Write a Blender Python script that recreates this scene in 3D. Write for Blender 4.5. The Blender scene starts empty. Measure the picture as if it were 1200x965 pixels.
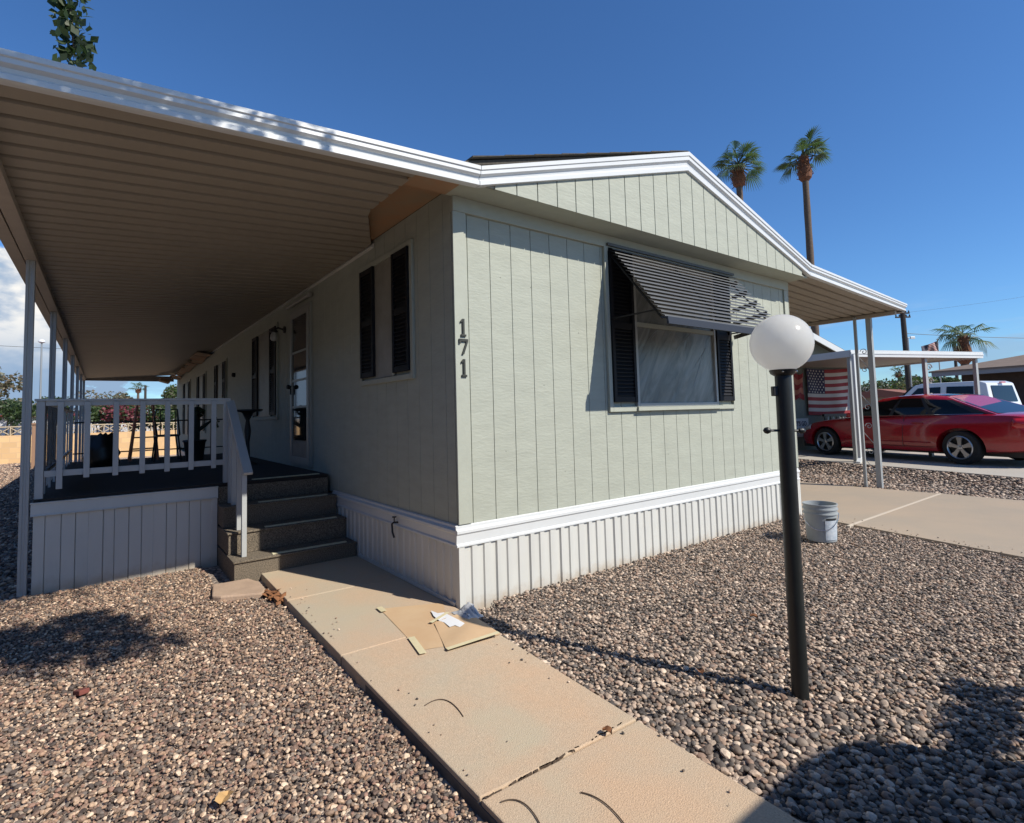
import bpy, bmesh, math, random
import numpy as np
from mathutils import Matrix, Vector
random.seed(7); rng = np.random.default_rng(7)
S = bpy.context.scene
COL = S.collection
R_ = math.radians

# ------------------------------------------------------------------ camera
CP = np.array([-2.0098, -3.2081, 1.3799])
YAW, PIT, ROL, FPX, PX, PY = 0.6354, 0.0625, -0.0262, 625.0, 581.67, 446.17
def _basis():
    F = np.array([math.sin(YAW)*math.cos(PIT), math.cos(YAW)*math.cos(PIT), math.sin(PIT)])
    R = np.array([math.cos(YAW), -math.sin(YAW), 0]); U = np.cross(R, F)
    c, s = math.cos(ROL), math.sin(ROL)
    return c*R+s*U, c*U-s*R, F
CR, CU, CF = _basis()
cam = bpy.data.cameras.new('camera'); camo = bpy.data.objects.new('camera', cam); COL.objects.link(camo)
m = Matrix.Identity(4)
for i in range(3):
    m[i][0], m[i][1], m[i][2], m[i][3] = CR[i], CU[i], -CF[i], CP[i]
camo.matrix_world = m
cam.sensor_fit = 'HORIZONTAL'; cam.sensor_width = 36; cam.lens = FPX/1200*36
cam.shift_x = (600-PX)/1200; cam.shift_y = (PY-482.5)/1200
cam.clip_start = 0.05; cam.clip_end = 3000
S.camera = camo
S.render.resolution_x = 1024; S.render.resolution_y = 823

def ray(u, v): return CF + CR*(u-PX)/FPX - CU*(v-PY)/FPX
def at(u, v, d): return CP + d*ray(u, v)
def onplane(u, v, n, c):
    d = ray(u, v); t = (c-CP@n)/(d@n); return CP+t*d

# ------------------------------------------------------------------ light
SUN_EL, SUN_AZ = R_(42.8), math.atan2(.375, -.927)
sd = Vector((math.sin(SUN_AZ)*math.cos(SUN_EL), math.cos(SUN_AZ)*math.cos(SUN_EL), math.sin(SUN_EL)))
sun = bpy.data.lights.new('sun', 'SUN'); sun.energy = 5.0; sun.angle = R_(0.55); sun.color = (1, .935, .83)
suno = bpy.data.objects.new('sun', sun); COL.objects.link(suno)
suno.rotation_euler = sd.to_track_quat('Z', 'Y').to_euler(); suno.location = (0, 0, 30)
W = bpy.data.worlds.new('World'); S.world = W; W.use_nodes = True
nt = W.node_tree; N = nt.nodes; L = nt.links; N.clear()
def wn(t, **k):
    n = N.new(t)
    for a, b in k.items(): setattr(n, a, b)
    return n
wo = wn('ShaderNodeOutputWorld'); bg = wn('ShaderNodeBackground'); bg.inputs['Strength'].default_value = 0.079
sky = wn('ShaderNodeTexSky', sky_type='NISHITA', sun_disc=False, sun_elevation=SUN_EL, sun_rotation=SUN_AZ % (2*math.pi),
         altitude=350, air_density=1.0, dust_density=0.25, ozone_density=3.0)
tc = wn('ShaderNodeTexCoord'); sep = wn('ShaderNodeSeparateXYZ'); L.new(tc.outputs['Generated'], sep.inputs[0])
hsv = wn('ShaderNodeHueSaturation'); hsv.inputs['Saturation'].default_value = 1.06; L.new(sky.outputs[0], hsv.inputs['Color'])
tint = wn('ShaderNodeMix', data_type='RGBA', blend_type='MULTIPLY'); tint.inputs['Factor'].default_value = 1; tint.inputs['B'].default_value = (.79, 1.16, 1.53, 1)
L.new(hsv.outputs[0], tint.inputs['A'])
def wm(op, a, b=None, c=None, clamp=False):
    n = wn('ShaderNodeMath', operation=op); n.use_clamp = clamp
    for i, x in enumerate((a, b, c)):
        if x is None: continue
        if isinstance(x, (int, float)): n.inputs[i].default_value = x
        else: L.new(x, n.inputs[i])
    return n.outputs[0]
def smooth(x, lo, hi):
    n = wn('ShaderNodeMapRange', interpolation_type='SMOOTHSTEP'); L.new(x, n.inputs[0])
    n.inputs[1].default_value = lo; n.inputs[2].default_value = hi; return n.outputs[0]
def dirdot(u, v):
    d = ray(u, v); d = d/np.linalg.norm(d)
    n = wn('ShaderNodeVectorMath', operation='DOT_PRODUCT'); L.new(tc.outputs['Generated'], n.inputs[0]); n.inputs[1].default_value = tuple(d)
    return n.outputs['Value']
mp = wn('ShaderNodeMapping'); mp.inputs['Scale'].default_value = (1, 1, 1.9); L.new(tc.outputs['Generated'], mp.inputs[0])
no = wn('ShaderNodeTexNoise'); no.inputs['Scale'].default_value = 15; no.inputs['Detail'].default_value = 9; no.inputs['Roughness'].default_value = .58
L.new(mp.outputs[0], no.inputs['Vector'])
cum = wm('MULTIPLY', smooth(dirdot(-40, 385), .972, .990), 1)                    # cumulus bank low on the left
el = sep.outputs['Z']
cut = wm('SUBTRACT', 1, smooth(el, .19, .27))
cum = wm('MULTIPLY', cum, cut)
c1 = wm('MULTIPLY', smooth(wm('ADD', no.outputs[0], wm('MULTIPLY', cum, .42)), .68, .76), smooth(cum, .02, .2))
mp2 = wn('ShaderNodeMapping'); mp2.inputs['Scale'].default_value = (1, 1, 7); L.new(tc.outputs['Generated'], mp2.inputs[0])
no2 = wn('ShaderNodeTexNoise'); no2.inputs['Scale'].default_value = 4.5; no2.inputs['Detail'].default_value = 7; no2.inputs['Roughness'].default_value = .55
L.new(mp2.outputs[0], no2.inputs['Vector'])
low = wm('SUBTRACT', 1, smooth(el, .06, .17))
c2 = wm('MULTIPLY', smooth(wm('ADD', no2.outputs[0], wm('MULTIPLY', low, .12)), .56, .74), wm('MULTIPLY', low, .55))
no3 = wn('ShaderNodeTexNoise'); no3.inputs['Scale'].default_value = 19; no3.inputs['Detail'].default_value = 7; L.new(mp.outputs[0], no3.inputs['Vector'])
shade = wn('ShaderNodeMix', data_type='RGBA'); shade.inputs['A'].default_value = (3.2, 4.6, 6.6, 1); shade.inputs['B'].default_value = (10.2, 10.0, 9.6, 1)
L.new(wm('MULTIPLY', smooth(el, .055, .17), wm('ADD', .12, wm('MULTIPLY', smooth(no3.outputs[0], .36, .62), .9)), clamp=True), shade.inputs['Factor'])
mx = wn('ShaderNodeMix', data_type='RGBA'); L.new(wm('MAXIMUM', c1, c2), mx.inputs['Factor'])
L.new(tint.outputs['Result'], mx.inputs['A']); L.new(shade.outputs['Result'], mx.inputs['B'])
L.new(mx.outputs['Result'], bg.inputs['Color']); L.new(bg.outputs[0], wo.inputs[0])
S.view_settings.view_transform = 'Standard'; S.view_settings.look = 'None'
S.view_settings.exposure = 0.3; S.view_settings.gamma = 1; S.view_settings.use_curve_mapping = False
S.render.engine = 'CYCLES'
S.cycles.max_bounces = 8

# ------------------------------------------------------------------ materials
def mat(name, col, rough=.6, metal=0, var=0, vs=8, bump=0, bs=60, stretch=None, spec=None, coat=0, col2=None, trans=0, alpha=1, detail=5, emit=None):
    m = bpy.data.materials.new(name); m.use_nodes = True
    t = m.node_tree; b = t.nodes['Principled BSDF']
    b.inputs['Roughness'].default_value = rough; b.inputs['Metallic'].default_value = metal
    if spec is not None: b.inputs['Specular IOR Level'].default_value = spec
    if coat: b.inputs['Coat Weight'].default_value = coat; b.inputs['Coat Roughness'].default_value = .05
    if trans: b.inputs['Transmission Weight'].default_value = trans
    if alpha < 1: b.inputs['Alpha'].default_value = alpha
    col = [v*.86 for v in col]; col2 = [v*.86 for v in col2] if col2 else None
    c = (*col, 1)
    tcn = t.nodes.new('ShaderNodeTexCoord'); src = tcn.outputs['Object']
    if stretch:
        mpn = t.nodes.new('ShaderNodeMapping'); mpn.inputs['Scale'].default_value = stretch
        t.links.new(src, mpn.inputs[0]); src = mpn.outputs[0]
    if var or col2:
        n = t.nodes.new('ShaderNodeTexNoise'); n.inputs['Scale'].default_value = vs; n.inputs['Detail'].default_value = detail
        n.inputs['Roughness'].default_value = .65
        t.links.new(src, n.inputs['Vector'])
        r = t.nodes.new('ShaderNodeMapRange'); r.inputs[1].default_value = .34; r.inputs[2].default_value = .66
        t.links.new(n.outputs[0], r.inputs[0])
        x = t.nodes.new('ShaderNodeMix'); x.data_type = 'RGBA'; t.links.new(r.outputs[0], x.inputs['Factor'])
        x.inputs['A'].default_value = c
        x.inputs['B'].default_value = (*col2, 1) if col2 else tuple([v*(1-var) for v in col]+[1])
        t.links.new(x.outputs['Result'], b.inputs['Base Color'])
    else: b.inputs['Base Color'].default_value = c
    if bump:
        n2 = t.nodes.new('ShaderNodeTexNoise'); n2.inputs['Scale'].default_value = bs; n2.inputs['Detail'].default_value = 4
        t.links.new(src, n2.inputs['Vector'])
        bp = t.nodes.new('ShaderNodeBump'); bp.inputs['Strength'].default_value = min(1, bump); bp.inputs['Distance'].default_value = .004*max(1, bump)
        t.links.new(n2.outputs[0], bp.inputs['Height']); t.links.new(bp.outputs[0], b.inputs['Normal'])
    if emit: b.inputs['Emission Color'].default_value = (*emit[0], 1); b.inputs['Emission Strength'].default_value = emit[1]
    return m

SIDING = mat('sage_siding', (.41, .43, .36), .75, var=.11, vs=3.5, bump=.75, bs=17, stretch=(1.0, 1.0, 3.4))
SIDE_TRIM = mat('sage_trim', (.41, .43, .36), .7, var=.06, bump=.4, bs=30)
GROOVE = mat('groove_backing', (.30, .31, .26), .9)  # darker sage backing behind the board joints, also on nail heads
WHITE = mat('white_aluminium', (.68, .70, .70), .38, var=.05, vs=3, bump=.12, bs=9)
WHITEP = mat('white_vinyl', (.63, .63, .59), .5, var=.07, vs=5, bump=.1, bs=14, stretch=(1, 1, .3))
SHINGLE = mat('roof_shingle', (.09, .08, .065), .95, var=.4, vs=40, bump=1, bs=90)
PAN = mat('awning_pan', (.36, .315, .25), .5, var=.08, vs=2, bump=.1, bs=10)
BEAM = mat('awning_beam', (.42, .36, .30), .55, var=.1)
POST = mat('painted_post', (.40, .42, .42), .45, var=.05)
PLY = mat('bare_plywood', (.42, .22, .11), .8, var=.3, vs=3, col2=(.33, .25, .16))
BLACKP = mat('black_shutter_paint', (.007, .007, .009), .6, spec=.25, bump=.1, bs=30)
LOUV = mat('awning_slat_paint', (.12, .12, .115), .4, var=.2)
BARM = mat('awning_bar_paint', (.03, .038, .055), .75, spec=.2)
GLASS = mat('dark_glass', (.015, .018, .022), .04, spec=.8)
CARPET = mat('pebbled_carpet', (.045, .038, .03), .95, vs=130, col2=(.27, .22, .16), bump=1, bs=120, detail=3)
DECKM = mat('deck_carpet', (.035, .03, .027), .95, var=.4, vs=80, bump=1, bs=120)
STRIP = mat('yellow_nosing', (.80, .74, .50), .6, var=.3, vs=30)
CONC = mat('concrete', (.40, .325, .235), .88, vs=1.6, col2=(.40, .36, .28), bump=.7, bs=150)
DARKC = mat('concrete_edge', (.12, .11, .10), .9, bump=.5)
MASK = mat('masking_tape', (.68, .60, .38), .6, var=.1)
PAPER = mat('kraft_paper', (.56, .375, .215), .7, vs=3, col2=(.60, .43, .26), bump=.3, bs=12)
PAINTW = mat('spilt_white_paint', (.78, .79, .80), .4)
REDM = mat('red_car_paint', (.40, .004, .014), .22, coat=.6, var=.05)
TYRE = mat('tyre_rubber', (.018, .018, .018), .8, bump=.3)
RIM = mat('alloy', (.55, .55, .56), .3, metal=.85)
CHROME = mat('chrome', (.75, .75, .75), .12, metal=1)
PLAST = mat('black_plastic', (.02, .02, .02), .5)
TRUNK = mat('bark', (.16, .12, .085), .9, var=.4, vs=14, bump=1, bs=30)
PTRUNK = mat('palm_trunk', (.15, .105, .075), .9, var=.45, vs=8, bump=1, bs=18, stretch=(1, 1, 4))
PSKIRT = mat('palm_skirt', (.22, .09, .045), .9, var=.5, vs=10, bump=1, bs=30)
def leafmat(name, a, b, tr=.25):
    m = mat(name, a, .55, col2=b, vs=1.7)
    t = m.node_tree; p = t.nodes['Principled BSDF']; o = t.nodes['Material Output']
    tl = t.nodes.new('ShaderNodeBsdfTranslucent'); tl.inputs[0].default_value = (min(1, a[0]*1.6), min(1, a[1]*1.8), a[2], 1)
    ms = t.nodes.new('ShaderNodeMixShader'); ms.inputs[0].default_value = tr
    t.links.new(p.outputs[0], ms.inputs[1]); t.links.new(tl.outputs[0], ms.inputs[2]); t.links.new(ms.outputs[0], o.inputs[0])
    return m
LEAF = leafmat('leaf_green', (.045, .085, .02), (.09, .13, .035))
LEAFD = leafmat('leaf_dark', (.03, .055, .018), (.05, .08, .025))
LEAFG = leafmat('leaf_grey', (.11, .12, .07), (.16, .15, .10))
LEAFB = leafmat('dry_twiggy_leaf', (.17, .13, .09), (.22, .17, .11))
PINK = leafmat('magenta_bracts', (.19, .03, .05), (.24, .07, .08))
FROND = leafmat('frond_green', (.06, .10, .04), (.14, .175, .085), .3)
DRY = mat('dry_leaf', (.28, .12, .05), .8, var=.3)
WALLM = None

def dirty(name, base, dirt, z0, z1):
    m = base.copy(); m.name = name; t = m.node_tree; b = t.nodes['Principled BSDF']; src = b.inputs['Base Color'].links[0].from_socket
    c = t.nodes.new('ShaderNodeTexCoord'); sp_ = t.nodes.new('ShaderNodeSeparateXYZ'); t.links.new(c.outputs['Object'], sp_.inputs[0])
    n = t.nodes.new('ShaderNodeTexNoise'); n.inputs['Scale'].default_value = 9; n.inputs['Detail'].default_value = 6; n.inputs['Roughness'].default_value = .75; t.links.new(c.outputs['Object'], n.inputs['Vector'])
    a = t.nodes.new('ShaderNodeMath'); a.operation = 'MULTIPLY_ADD'; t.links.new(n.outputs[0], a.inputs[0]); a.inputs[1].default_value = -.22; t.links.new(sp_.outputs['Z'], a.inputs[2])
    r_ = t.nodes.new('ShaderNodeMapRange'); r_.interpolation_type = 'SMOOTHSTEP'; r_.inputs[1].default_value = z0; r_.inputs[2].default_value = z1; r_.inputs[3].default_value = .75; r_.inputs[4].default_value = 0; t.links.new(a.outputs[0], r_.inputs[0])
    x = t.nodes.new('ShaderNodeMix'); x.data_type = 'RGBA'; t.links.new(r_.outputs[0], x.inputs['Factor']); t.links.new(src, x.inputs['A']); x.inputs['B'].default_value = (*dirt, 1)
    t.links.new(x.outputs['Result'], b.inputs['Base Color']); return m
SKIRTM = dirty('splashed_white_vinyl', WHITEP, (.36, .29, .21), -.12, .03)
POLED = None

# ------------------------------------------------------------------ builders
WMX = {}
class MB:
    def __init__(s): s.V = []; s.F = []; s.M = []
    def add(s, vs, fs, m=0):
        o = len(s.V); s.V += [tuple(float(c) for c in v) for v in vs]
        s.F += [tuple(i+o for i in f) for f in fs]; s.M += [m]*len(fs); return s
    def box(s, x0, x1, y0, y1, z0, z1, m=0):
        v = [(x, y, z) for x in (x0, x1) for y in (y0, y1) for z in (z0, z1)]
        return s.add(v, [(0, 1, 3, 2), (4, 6, 7, 5), (0, 4, 5, 1), (2, 3, 7, 6), (0, 2, 6, 4), (1, 5, 7, 3)], m)
    def obox(s, c, h, ax, m=0):
        c = np.array(c, float); ax = [np.array(a, float)/np.linalg.norm(a) for a in ax]
        v = [c+i*h[0]*ax[0]+j*h[1]*ax[1]+k*h[2]*ax[2] for i in (-1, 1) for j in (-1, 1) for k in (-1, 1)]
        return s.add(v, [(0, 1, 3, 2), (4, 6, 7, 5), (0, 4, 5, 1), (2, 3, 7, 6), (0, 2, 6, 4), (1, 5, 7, 3)], m)
    def bar(s, a, b, w, h, m=0, up=(0, 0, 1)):
        a = np.array(a, float); b = np.array(b, float); d = b-a; l = np.linalg.norm(d); d = d/l
        u = np.array(up, float); 
        if abs(d@u) > .98: u = np.array([0, 1., 0])
        x = np.cross(d, u); x /= np.linalg.norm(x); u = np.cross(x, d)
        return s.obox((a+b)/2, (l/2, w/2, h/2), (d, x, u), m)
    def prism(s, poly, ext, m=0):
        p = [np.array(q, float) for q in poly]; e = np.array(ext, float); n = len(p)
        v = p+[q+e for q in p]
        f = [tuple(range(n))[::-1], tuple(range(n, 2*n))]+[(i, (i+1) % n, n+(i+1) % n, n+i) for i in range(n)]
        return s.add(v, f, m)
    def tube(s, path, r, n=10, m=0, caps=True):
        p = [np.array(q, float) for q in path]; k = len(p)
        rs = r if hasattr(r, '__len__') else [r]*k
        v = []; prev = None
        for i in range(k):
            d = p[min(i+1, k-1)]-p[max(i-1, 0)]; d = d/(np.linalg.norm(d)+1e-9)
            if prev is None:
                u = np.array([0, 0, 1.]) if abs(d[2]) < .9 else np.array([1., 0, 0])
            else: u = prev
            x = np.cross(d, u); x /= np.linalg.norm(x)+1e-9; u = np.cross(x, d); prev = u
            for j in range(n):
                a = 2*math.pi*j/n; v.append(p[i]+rs[i]*(math.cos(a)*x+math.sin(a)*u))
        f = [(i*n+j, i*n+(j+1) % n, (i+1)*n+(j+1) % n, (i+1)*n+j) for i in range(k-1) for j in range(n)]
        if caps: f += [tuple(range(n))[::-1], tuple(range((k-1)*n, k*n))]
        return s.add(v, f, m)
    def lathe(s, prof, c=(0, 0, 0), n=24, m=0, ax=(0, 0, 1), caps=True):
        c = np.array(c, float); A = np.array(ax, float); A /= np.linalg.norm(A)
        u = np.cross(A, (0, 0, 1.) if abs(A[2]) < .9 else (1., 0, 0)); u /= np.linalg.norm(u); w = np.cross(A, u)
        k = len(prof); v = [c+A*z+r*(math.cos(2*math.pi*j/n)*u+math.sin(2*math.pi*j/n)*w) for r, z in prof for j in range(n)]
        f = [(i*n+j, i*n+(j+1) % n, (i+1)*n+(j+1) % n, (i+1)*n+j) for i in range(k-1) for j in range(n)]
        if caps: f += [tuple(range(n))[::-1], tuple(range((k-1)*n, k*n))]
        return s.add(v, f, m)
    def grid(s, P, m=0):
        a, b = len(P), len(P[0]); v = [q for r in P for q in r]
        return s.add(v, [(i*b+j, i*b+j+1, (i+1)*b+j+1, (i+1)*b+j) for i in range(a-1) for j in range(b-1)], m)
    def build(s, name, mats, parent=None, smooth=False, bevel=0, local=False, recalc=True, solid=0, ang=40):
        me = bpy.data.meshes.new(name); me.from_pydata(s.V, [], s.F)
        for q in (mats if isinstance(mats, (list, tuple)) else [mats]): me.materials.append(q)
        me.polygons.foreach_set('material_index', s.M)
        if recalc:
            b = bmesh.new(); b.from_mesh(me); bmesh.ops.recalc_face_normals(b, faces=b.faces); b.to_mesh(me); b.free()
        if smooth:
            me.polygons.foreach_set('use_smooth', [True]*len(me.polygons))
            me.set_sharp_from_angle(angle=R_(ang))
        me.update()
        o = bpy.data.objects.new(name, me); COL.objects.link(o)
        if solid:
            q = o.modifiers.new('thickness', 'SOLIDIFY'); q.thickness = solid; q.offset = 0
        if bevel:
            q = o.modifiers.new('bevel', 'BEVEL'); q.width = bevel; q.segments = 2; q.limit_method = 'ANGLE'
        if parent:
            o.parent = parent
            if parent in WMX and not local: o.matrix_parent_inverse = WMX[parent].inverted()
        return o
def thing(name, label, cat, loc=(0, 0, 0), rz=0, group=None):
    o = bpy.data.objects.new(name, None); COL.objects.link(o); o.empty_display_size = .2
    o.location = [float(c) for c in loc]; o.rotation_euler = (0, 0, rz); tag(o, label, cat, group)
    WMX[o] = Matrix.Translation(o.location) @ Matrix.Rotation(rz, 4, 'Z')
    return o
def tag(o, label, cat, group=None):
    o['label'] = label; o['category'] = cat
    if group: o['group'] = group
    return o
def struct(o, kind='structure'): o['kind'] = kind; return o
def copy_tree(root, loc, label, group=None, rz=None):
    r = root.copy(); COL.objects.link(r); r.location = loc; r['label'] = label
    if rz is not None: r.rotation_euler = (0, 0, rz)
    if group: r['group'] = group
    for ch in list(root.children):
        c = ch.copy(); COL.objects.link(c); c.parent = r
        for g in list(ch.children):
            d = g.copy(); COL.objects.link(d); d.parent = c
    return r
def textmesh(txt, size, depth, font_bold=True):
    cu = bpy.data.curves.new('lettering', 'FONT'); cu.body = txt; cu.size = size; cu.extrude = depth; cu.align_x = 'CENTER'; cu.align_y = 'CENTER'; cu.space_line = .85
    if font_bold: cu.offset = size*.02
    o = bpy.data.objects.new('lettering', cu); COL.objects.link(o)
    dg = bpy.context.evaluated_depsgraph_get(); me = bpy.data.meshes.new_from_object(o.evaluated_get(dg))
    bpy.data.objects.remove(o); bpy.data.curves.remove(cu); return me
def textobj(name, txt, size, c, right, up, material, parent, depth=.002, xs=1):
    me = textmesh(txt, size, depth); me.materials.clear(); me.materials.append(material)
    r = Vector(right).normalized(); u = Vector(up).normalized(); n = r.cross(u)
    M4 = Matrix(((r.x*xs, u.x, n.x, c[0]), (r.y*xs, u.y, n.y, c[1]), (r.z*xs, u.z, n.z, c[2]), (0, 0, 0, 1)))
    me.transform(M4); o = bpy.data.objects.new(name, me); COL.objects.link(o)
    if parent:
        o.parent = parent
        if parent in WMX: o.matrix_parent_inverse = WMX[parent].inverted()
    return o

E1 = np.array([.948, -.317, 0]); E2 = np.array([.317, .948, 0])
def H(x, y):
    s = x*.948-y*.317
    t = min(1, max(0, (s-8.25)/1.0)); return .2*t*t*(3-2*t)

# ------------------------------------------------------------------ ground
def gravelmat():
    m = bpy.data.materials.new('gravel_base'); m.use_nodes = True; t = m.node_tree; b = t.nodes['Principled BSDF']; b.inputs['Roughness'].default_value = .9
    c = t.nodes.new('ShaderNodeTexCoord'); v = t.nodes.new('ShaderNodeTexVoronoi'); v.inputs['Scale'].default_value = 34
    t.links.new(c.outputs['Object'], v.inputs['Vector'])
    sp = t.nodes.new('ShaderNodeSeparateColor'); t.links.new(v.outputs['Color'], sp.inputs[0])
    r = t.nodes.new('ShaderNodeValToRGB'); cr = r.color_ramp
    cr.elements[0].color = (.10, .085, .075, 1); cr.elements[1].color = (.55, .46, .38, 1); e = cr.elements.new(.5); e.color = (.30, .235, .19, 1)
    t.links.new(sp.outputs[0], r.inputs[0]); t.links.new(r.outputs[0], b.inputs['Base Color'])
    bp = t.nodes.new('ShaderNodeBump'); bp.invert = True; bp.inputs['Distance'].default_value = .015; t.links.new(v.outputs['Distance'], bp.inputs['Height']); t.links.new(bp.outputs[0], b.inputs['Normal'])
    return m
GBASE = gravelmat()
xs = sorted(set([-600, -200, -80, -30, -12]+list(np.arange(-8, 20.01, .5))+[25, 40, 80, 200, 600]))
ys = sorted(set([-600, -200, -60, -20]+list(np.arange(-12, 16.01, .5))+[20, 30, 60, 120, 300, 900]))
g = MB(); g.grid([[(x, y, H(x, y)) for y in ys] for x in xs])
struct(g.build('ground', GBASE, recalc=False))

# concrete: entry walkway
def slab(mb, top, z1, z0):
    mb.prism([(x, y, z0) for x, y in top], (0, 0, z1-z0))
def crackedconc():
    m = mat('walkway_concrete', (.60, .42, .275), .85, vs=1.1, col2=(.50, .44, .33), bump=.8, bs=220)
    t = m.node_tree; b = t.nodes['Principled BSDF']; src = b.inputs['Base Color'].links[0].from_socket
    n = t.nodes.new('ShaderNodeTexNoise'); n.inputs['Scale'].default_value = 140; n.inputs['Detail'].default_value = 3
    c = t.nodes.new('ShaderNodeTexCoord'); t.links.new(c.outputs['Object'], n.inputs['Vector'])
    x = t.nodes.new('ShaderNodeMix'); x.data_type = 'RGBA'; x.blend_type = 'MULTIPLY'; x.inputs['Factor'].default_value = .55
    r = t.nodes.new('ShaderNodeMapRange'); r.inputs[1].default_value = .3; r.inputs[2].default_value = .7; r.inputs[3].default_value = .72; r.inputs[4].default_value = 1.15
    t.links.new(n.outputs[0], r.inputs[0]); t.links.new(src, x.inputs['A']); t.links.new(r.outputs[0], x.inputs['B'])
    # grey weathered stains with a shape of their own
    n2 = t.nodes.new('ShaderNodeTexNoise'); n2.inputs['Scale'].default_value = 1.9; n2.inputs['Detail'].default_value = 6; n2.inputs['Distortion'].default_value = .6
    t.links.new(c.outputs['Object'], n2.inputs['Vector'])
    r2 = t.nodes.new('ShaderNodeMapRange'); r2.inputs[1].default_value = .53; r2.inputs[2].default_value = .68; t.links.new(n2.outputs[0], r2.inputs[0])
    x2 = t.nodes.new('ShaderNodeMix'); x2.data_type = 'RGBA'; t.links.new(r2.outputs[0], x2.inputs['Factor']); t.links.new(x.outputs['Result'], x2.inputs['A']); x2.inputs['B'].default_value = (.44, .37, .262, 1)
    t.links.new(x2.outputs['Result'], b.inputs['Base Color']); return m
CW = crackedconc()
def walkx(y, side):
    if side == 0: return -.895-(1.5-y)*.0155
    if y > 0: return -.006
    return -.035-max(0, -y)*.07
mb = MB(); joints = [3.0, .93, -.215, -1.615, -4.2]
for a, b in zip(joints[:-1], joints[1:]):
    a2, b2 = (a-.004, b+.004)
    pts = [(walkx(y, 0), y+.01) for y in (a2, b2)]+[(walkx(y, 1), y-.02) for y in (b2, 0 if a2 > 0 > b2 else (a2+b2)/2, a2)]
    slab(mb, pts, .058+(.002 if b == -1.615 else 0), -.1)
struct(mb.build('walkway', CW, bevel=.006))
mb = MB()
mb.prism([(walkx(3, 0)-.012, 1.75, -.1), (walkx(-4.2, 0)-.012, -4.2, -.1), (walkx(-4.2, 0)-.001, -4.2, -.1), (walkx(3, 0)-.001, 1.75, -.1)], (0, 0, .14))
struct(mb.build('walkway_edging', DARKC))
# driveway beside the house
def dlx(y): return 5.02 if y > .1 else 5.02-.62*min(1, (.1-y)/2.2)
mb = MB()
for a, b in ((24, 6), (6, -.63), (-.66, -6)):
    yy = np.linspace(a, b, 12)
    slab(mb, [(dlx(y), y) for y in yy]+[(8.02-.1*max(0, -b)*.3, b), (8.02, a)], .03, -.1)
CD = mat('driveway_concrete', (.42, .33, .24), .88, vs=.8, col2=(.36, .30, .23), bump=.6, bs=150)
struct(mb.build('driveway', CD, bevel=.004))
mb = MB(); mb.box(4.7, 8.0, -.662, -.629, -.05, .0325)
struct(mb.build('driveway_joint', mat('joint_grout', (.58, .50, .40), .9)))
# neighbour's driveway (turned with its lot)
c0 = np.array([9.15, -1.37, 0]); mb = MB()
p = [c0-E2*14, c0+E2*26, c0+E2*26+E1*6.5, c0-E2*14+E1*6.5]
mb.prism([(q[0], q[1], .1) for q in p], (0, 0, .115))
CN = mat('neighbour_concrete', (.47, .43, .37), .88, vs=1.2, col2=(.40, .37, .32), bump=.4, bs=90)
struct(mb.build('neighbour_driveway', CN))
mb = MB(); mb.box(-60, 90, -40, -9, -.05, .012); struct(mb.build('street', mat('asphalt', (.055, .055, .055), .9, var=.3, vs=60, bump=.6)))

# ------------------------------------------------------------------ gravel stones
ROCKC = bpy.data.collections.new('pebble_shapes')
def stonemat(name, stops):
    m = bpy.data.materials.new(name); m.use_nodes = True; t = m.node_tree; b = t.nodes['Principled BSDF']; b.inputs['Roughness'].default_value = .72
    oi = t.nodes.new('ShaderNodeObjectInfo'); r = t.nodes.new('ShaderNodeValToRGB'); cr = r.color_ramp; cr.interpolation = 'CONSTANT'
    while len(cr.elements) < len(stops): cr.elements.new(.5)
    for i, c in enumerate(stops): cr.elements[i].position = i/len(stops); cr.elements[i].color = (*c, 1)
    t.links.new(oi.outputs['Random'], r.inputs[0])
    n = t.nodes.new('ShaderNodeTexNoise'); n.inputs['Scale'].default_value = 3; n.inputs['Detail'].default_value = 5
    c = t.nodes.new('ShaderNodeTexCoord'); t.links.new(c.outputs['Object'], n.inputs['Vector'])
    x = t.nodes.new('ShaderNodeMix'); x.data_type = 'RGBA'; x.blend_type = 'MULTIPLY'; x.inputs['Factor'].default_value = .7
    q = t.nodes.new('ShaderNodeMapRange'); q.inputs[1].default_value = .3; q.inputs[2].default_value = .7; q.inputs[3].default_value = .6; q.inputs[4].default_value = 1.25
    t.links.new(n.outputs[0], q.inputs[0]); t.links.new(r.outputs[0], x.inputs['A']); t.links.new(q.outputs[0], x.inputs['B']); t.links.new(x.outputs['Result'], b.inputs['Base Color'])
    return m
TAN = stonemat('tan_gravel_stone', [(0.277, 0.181, 0.128), (0.135, 0.090, 0.069), (0.477, 0.331, 0.224), (0.193, 0.125, 0.093), (0.094, 0.073, 0.061), (0.346, 0.223, 0.148), (0.658, 0.501, 0.365), (0.173, 0.140, 0.117), (0.297, 0.175, 0.128), (0.225, 0.155, 0.110), (0.069, 0.051, 0.042), (0.403, 0.286, 0.200), (0.256, 0.199, 0.154)])
GRY = stonemat('river_gravel_stone', [(0.229, 0.181, 0.143), (0.099, 0.081, 0.068), (0.383, 0.289, 0.217), (0.157, 0.117, 0.091), (0.063, 0.053, 0.046), (0.293, 0.200, 0.141), (0.596, 0.471, 0.362), (0.131, 0.112, 0.098), (0.255, 0.168, 0.122), (0.206, 0.161, 0.133), (0.050, 0.041, 0.036), (0.358, 0.278, 0.214), (0.438, 0.328, 0.248)])
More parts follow.
